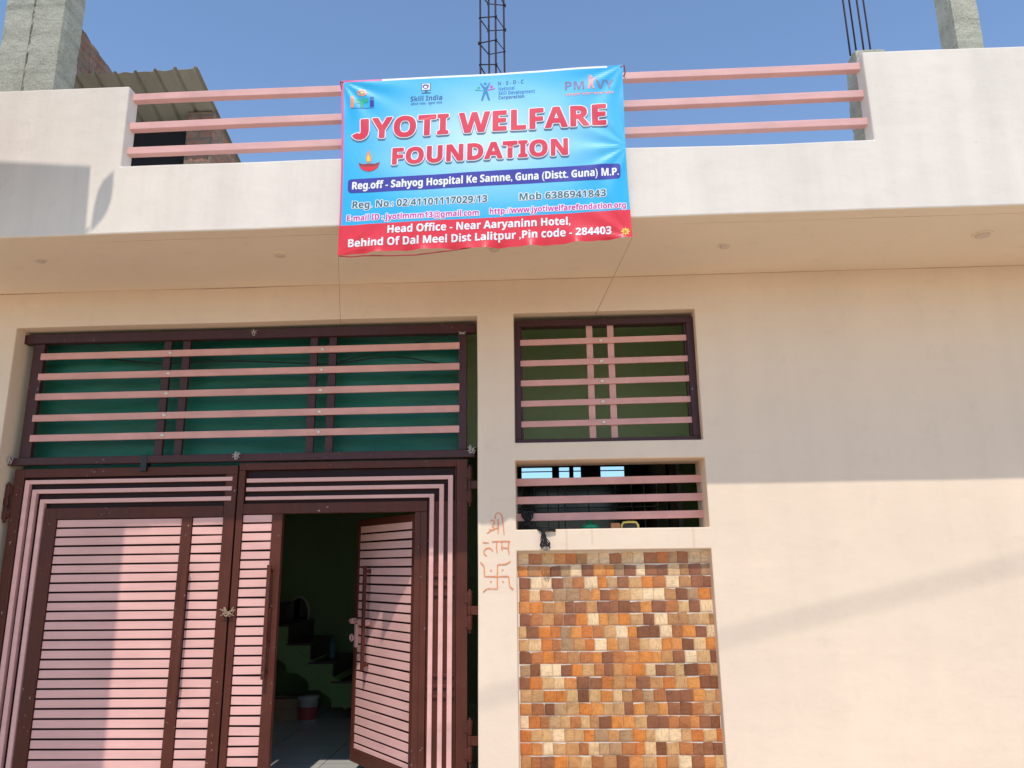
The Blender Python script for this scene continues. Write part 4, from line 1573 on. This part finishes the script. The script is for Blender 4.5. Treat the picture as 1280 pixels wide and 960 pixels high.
# star-figure logo and its words
poly(ell(629, 110, 6, 5, 12), M['bblue'])
poly([(612, 107), (627, 124), (632, 124), (646, 104), (649, 107), (637, 136), (648, 176), (641, 177), (630, 148), (619, 178), (612, 177), (624, 136), (608, 110)], M['bblue'])
poly([(588, 133), (622, 137), (622, 139), (588, 138)], M['bgreen'])
poly(ell(603, 126, 6, 4, 10), M['bgreen'])
poly([(640, 134), (668, 127), (668, 131), (640, 138)], M['bmag'])
poly(ell(654, 122, 6, 5, 10), M['bmag'])
words('N - S - D - C', (680, 117), (782, 109), 15, [(0, 0, M['bdkblue'], 0.0012)])
words('National', (682, 138), (746, 134), 14, [(0, 0, M['bblue'], 0.0012)])
words('Skill Development', (682, 156), (828, 147), 14, [(0, 0, M['bblue'], 0.0012)])
words('Corporation', (682, 173), (785, 167), 13, [(0, 0, M['bdkblue'], 0.0012)])
# letters with a figure between them
words('PM', (948, 138), (1025, 134), 34, [(0.0, 0, M['bgrey'], 0.0012)])
words('VY', (1072, 131), (1142, 127), 34, [(0, 0, M['bgrey'], 0.0012)])
poly(ell(1051, 83, 7, 7, 12), M['bsalmon'])
poly([(1040, 72), (1045, 90), (1058, 92), (1078, 82), (1062, 100), (1060, 112), (1068, 131), (1058, 132), (1052, 116), (1046, 133), (1037, 134), (1042, 106)], M['bsalmon'])
poly([(948, 153), (1144, 141), (1144, 144), (948, 156)], M['bsalmon'])
for k in range(17):
    xx = 951 + 11.4 * k
    yy = 155 - 0.061 * (xx - 950)
    if k not in (5, 9, 13):
        poly([(xx, yy), (xx + 7, yy - 0.4), (xx + 7, yy + 2), (xx + 5, yy + 8), (xx + 1, yy + 7)], M['bsalmon'], 0.0016)
# oil lamp
poly(ell(163, 408, 30, 34, 22), M['bwhite'] if False else M['borange'], 0.0001) if False else None
poly([(122, 428), (140, 433), (165, 430), (188, 431), (208, 424), (200, 446), (182, 459), (162, 463), (142, 458), (128, 446)], M['bmaroon'], 0.0012)
poly([(128, 440), (150, 444), (180, 443), (203, 436), (198, 448), (181, 459), (162, 463), (142, 458), (131, 449)], M['bred'], 0.0022)
poly([(162, 376), (172, 396), (175, 412), (170, 426), (156, 427), (150, 413), (154, 395)], M['borange'], 0.0012)
poly([(162, 394), (169, 408), (168, 422), (158, 423), (155, 410)], M['byellow'], 0.0022)

banner = ban.build('banner')
tag(banner, 'sky blue flex banner with red lettering and a red strip, tied over the parapet rails', 'banner')
# strings and hem cord
mb = MB()
e = un(425.5, 404, 0.0)
mb.tube([(cBL.x + 0.004, BYF, cBL.z + 0.004), (e.x, 0.0, e.z)], 0.0014, M['string'], 6)
o = mb.build('tie_string', banner)
mb = MB()
e = un(744, 394, 0.07)
mb.tube([(cBR.x - 0.004, BYF, cBR.z + 0.004), (e.x, 0.07, e.z)], 0.0015, M['string'], 6)
mb.build('tie_string', banner)
for c, (dx, dz) in ((cTL, (-0.01, 0.01)), (cTR, (0.012, 0.0))):
    mb = MB()
    mb.tube([(c.x - dx, BYF - 0.004, c.z - 0.015), (c.x + dx, BYF + 0.01, c.z + 0.002), (c.x + dx * 2, BYF + 0.075, c.z - 0.01), (c.x + dx, BYF + 0.098, c.z - 0.02)], 0.004, M['cord_red'], 6)
    mb.build('corner_tie', banner)
mb = MB()
cp = [un(u, v, BYF + 0.012) for u, v in ((424, 320), (440, 321), (455, 319.5), (490, 319.5), (520, 318.5), (545, 315.5), (575, 311.5), (590, 309))]
mb.tube(cp, 0.0042, M['cord_red'], 6)
mb.build('hem_cord', banner)

# ------------------------------------------------------------------ neighbour's column, roof shed, brick wall
column(-4.400, -4.158, 0.0, 0.26, ZR, 7.6, 13.0)
mb = MB()
# crumbly mortar filling the joint between the two columns
nj, mj = 160, 7
vv, ff = [], []
for j in range(nj + 1):
    z = 4.4 + 3.0 * j / nj
    for i in range(mj + 1):
        x = -4.180 + 0.048 * i / mj
        e_ = min(i, mj - i) / (mj / 2)
        y = 0.022 - 0.030 * e_ * max(0, 0.25 + noise.noise(Vector((x * 26, 1, z * 11))) + 0.7 * noise.noise(Vector((x * 60, 4, z * 34))))
        vv.append((x, y, z))
for j in range(nj):
    for i in range(mj):
        k = j * (mj + 1) + i
        ff.append((k, k + 1, k + mj + 2, k + mj + 1))
mb.raw(vv, ff, M['concrete'])
mb.build('joint_mortar', house)

SX, SYY, SLP = -3.128, 1.177, 0.33
SH = 5.845 - ZR
shed = empty('roof_shed', (SX, SYY, ZR))
tag(shed, 'small brick shed with sloping olive sheet roof standing on the flat roof', 'shed')


def slope_wall(mb, x0, x1, y0, y1, z0, zt, slp, m, cut=0.0, seed=1):
    """brick wall whose top falls towards the back, in uneven courses"""
    r_ = random.Random(seed)
    y = y0
    while y < y1 - 0.01:
        w = min(r_.uniform(0.11, 0.24), y1 - y)
        za = zt - slp * (y - y0) + (r_.uniform(-cut, cut) if cut else 0)
        zb = zt - slp * (y + w - y0) + (r_.uniform(-cut, cut) if cut else 0)
        dx = r_.uniform(-0.004, 0.004) if cut else 0
        mb.hexa([(x0, y, z0), (x1 + dx, y, z0), (x1 + dx, y + w, z0), (x0, y + w, z0), (x0, y, za), (x1 + dx, y, za), (x1 + dx, y + w, zb), (x0, y + w, zb)], m)
        y += w


mb = MB()
slope_wall(mb, -0.255, 0.0, 0.0, 2.4, 0, SH - 0.016, SLP, M['brick'], 0.010, 3)
slope_wall(mb, -1.6, -1.365, 0.0, 2.4, 0, SH - 0.016, SLP, M['brick'], 0.010, 4)
mb.box(-1.364, -0.256, 2.15, 2.39, 0, SH - SLP * 2.4 - 0.02, M['brick'])
mb.build('brick_wall', shed)
mb = MB()
mb.box(-1.364, -0.256, 0.10, 0.14, 0, SH - 0.07, M['shade_black'])  # black sheet painted in for the shade inside the open front
mb.build('opening_shade', shed)
mb = MB()
prof = []
xr = 0.0
while xr > -1.75:
    for dx, h in ((0.012, 0.0), (0.0, 0.024), (-0.022, 0.028), (-0.036, 0.0), (-0.10, 0.003)):
        prof.append((0.012 + xr + dx, h))
    xr -= 0.190
vv, ff = [], []
ys = [0.75 - SYY, -0.2, 0.0, 1.2, 2.5]
for y in ys:
    for (px, h) in prof:
        vv.append((px, y + (0.010 * sin(px * 40) if y == ys[0] else 0), SH + 0.002 + h - SLP * y + 0.006 * sin(px * 3 + 1)))
n = len(prof)
for j in range(len(ys) - 1):
    for i in range(n - 1):
        ff.append((j * n + i, j * n + i + 1, (j + 1) * n + i + 1, (j + 1) * n + i))
mb.raw(vv, ff, M['sheet'])
o = mb.build('sheet_roof', shed)
md = o.modifiers.new('thick', 'SOLIDIFY')
md.thickness = 0.0025

hw_ = MB()
slope_wall(hw_, -0.23, 0.0, 0.0, 3.0, 0, 6.995 - ZR, 0.172, M['brick'], 0.022, 8)
o = hw_.build('brick_wall')
o.location = (-4.644, 0.9, ZR)
tag(o, 'taller unplastered brick wall with ragged top behind the left roof column', 'wall')

# ------------------------------------------------------------------ unseen casters of the shadows: an added board and an overhead line
hd = empty('shadow_caster', (-4.9, -2.5, 0))
tag(hd, 'unseen board on two posts, added to cast the shade on the gate and parapet', 'shadow_caster')
TN = math.tan(SUN_EL)
hy = -2.5
k1 = TN * (FY - hy)
k2 = TN * (G - hy)
top_l, top_r = 4.045 + k1, 3.985 + k1
edge = [(-2.842, top_r), (-2.824, 3.59 + k1), (-2.999, 1.892 + k2), (-2.975, 0.0 + k2)]
lo_ = -0.05 + k2
outl = [(-6.8, lo_), (edge[-1][0], lo_)] + list(reversed(edge)) + [(-6.8, top_l + 0.3)]
mb = MB()
ff_ = [(x + 4.9, -0.03, z) for x, z in outl]
bb_ = [(x + 4.9, 0.03, z) for x, z in outl]
n = len(outl)
mb.raw(ff_ + bb_, [tuple(range(n)), tuple(reversed(range(n, 2 * n)))] + [(k, n + k, n + (k + 1) % n, (k + 1) % n) for k in range(n)], M['board'])
mb.build('board', hd)
for x in (-6.2, -3.9):
    mb = MB()
    mb.tube([(x + 4.9, 0.08, 0), (x + 4.9, 0.08, 5.8)], 0.05, M['steel'], 12)
    mb.build('post', hd)
# added flap, outlined to cast the slanted shadow on the parapet
fl = [((143.5, 213), (142, 216)), ((129, 226), (141.5, 232)), ((122, 240), (139, 250)), ((118, 256), (134, 264)), ((115.5, 270), (126, 276)), ((113.5, 286), (115.5, 287))]
mb = MB()
L, Rr = [], []
for a, c in fl:
    for q, arr in ((a, L), (c, Rr)):
        p = un(q[0], q[1], FY)
        arr.append((p.x + 4.9, 0.0, p.z + k1))
for i in range(len(L) - 1):
    for q in ([L[i], Rr[i], Rr[i + 1], L[i + 1]],):
        mb.raw([(x, -0.003, z) for x, _, z in q] + [(x, 0.003, z) for x, _, z in q], [(0, 1, 2, 3), (7, 6, 5, 4), (0, 4, 5, 1), (2, 6, 7, 3), (1, 5, 6, 2), (3, 7, 4, 0)], M['board'])
# a rod carries the flap
mb.tube([(-2.83 + 4.9, 0.0, 3.57 + k1), (-2.80 + 4.9, 0.0, 3.60 + k1)], 0.008, M['steel'], 6)
mb.build('shadow_flap', hd)

cy_ = -5.6
kc = TN * (0 - cy_)
A_, B_ = un(905, 798, 0), un(1280, 703, 0)
slope = (B_.z - A_.z) / (B_.x - A_.x)
mb = MB()
pts = []
for i in range(41):
    x = -14 + 34 * i / 40
    zz = A_.z + slope * (x - A_.x) + kc
    pts.append((x, cy_, zz))
mb.tube(pts, 0.011, M['black_pl'], 8)
o = mb.build('overhead_cable')
tag(o, 'thick black overhead cable bundle crossing the lane between two poles', 'cable')
for (x, zz, lab) in ((pts[0][0], pts[0][2], 'tall concrete utility pole at the low end of the overhead cable'), (pts[-1][0], pts[-1][2], 'tall concrete utility pole at the high end of the overhead cable')):
    mb = MB()
    mb.tube([(0, 0, 0), (0, 0, zz * 0.5), (0, 0, zz + 0.4)], [0.17, 0.14, 0.10], M['concrete'], 12)
    o = mb.build('utility_pole')
    o.location = (x, cy_ - 0.16, 0)
    tag(o, lab, 'utility pole', 'poles of the overhead cable')
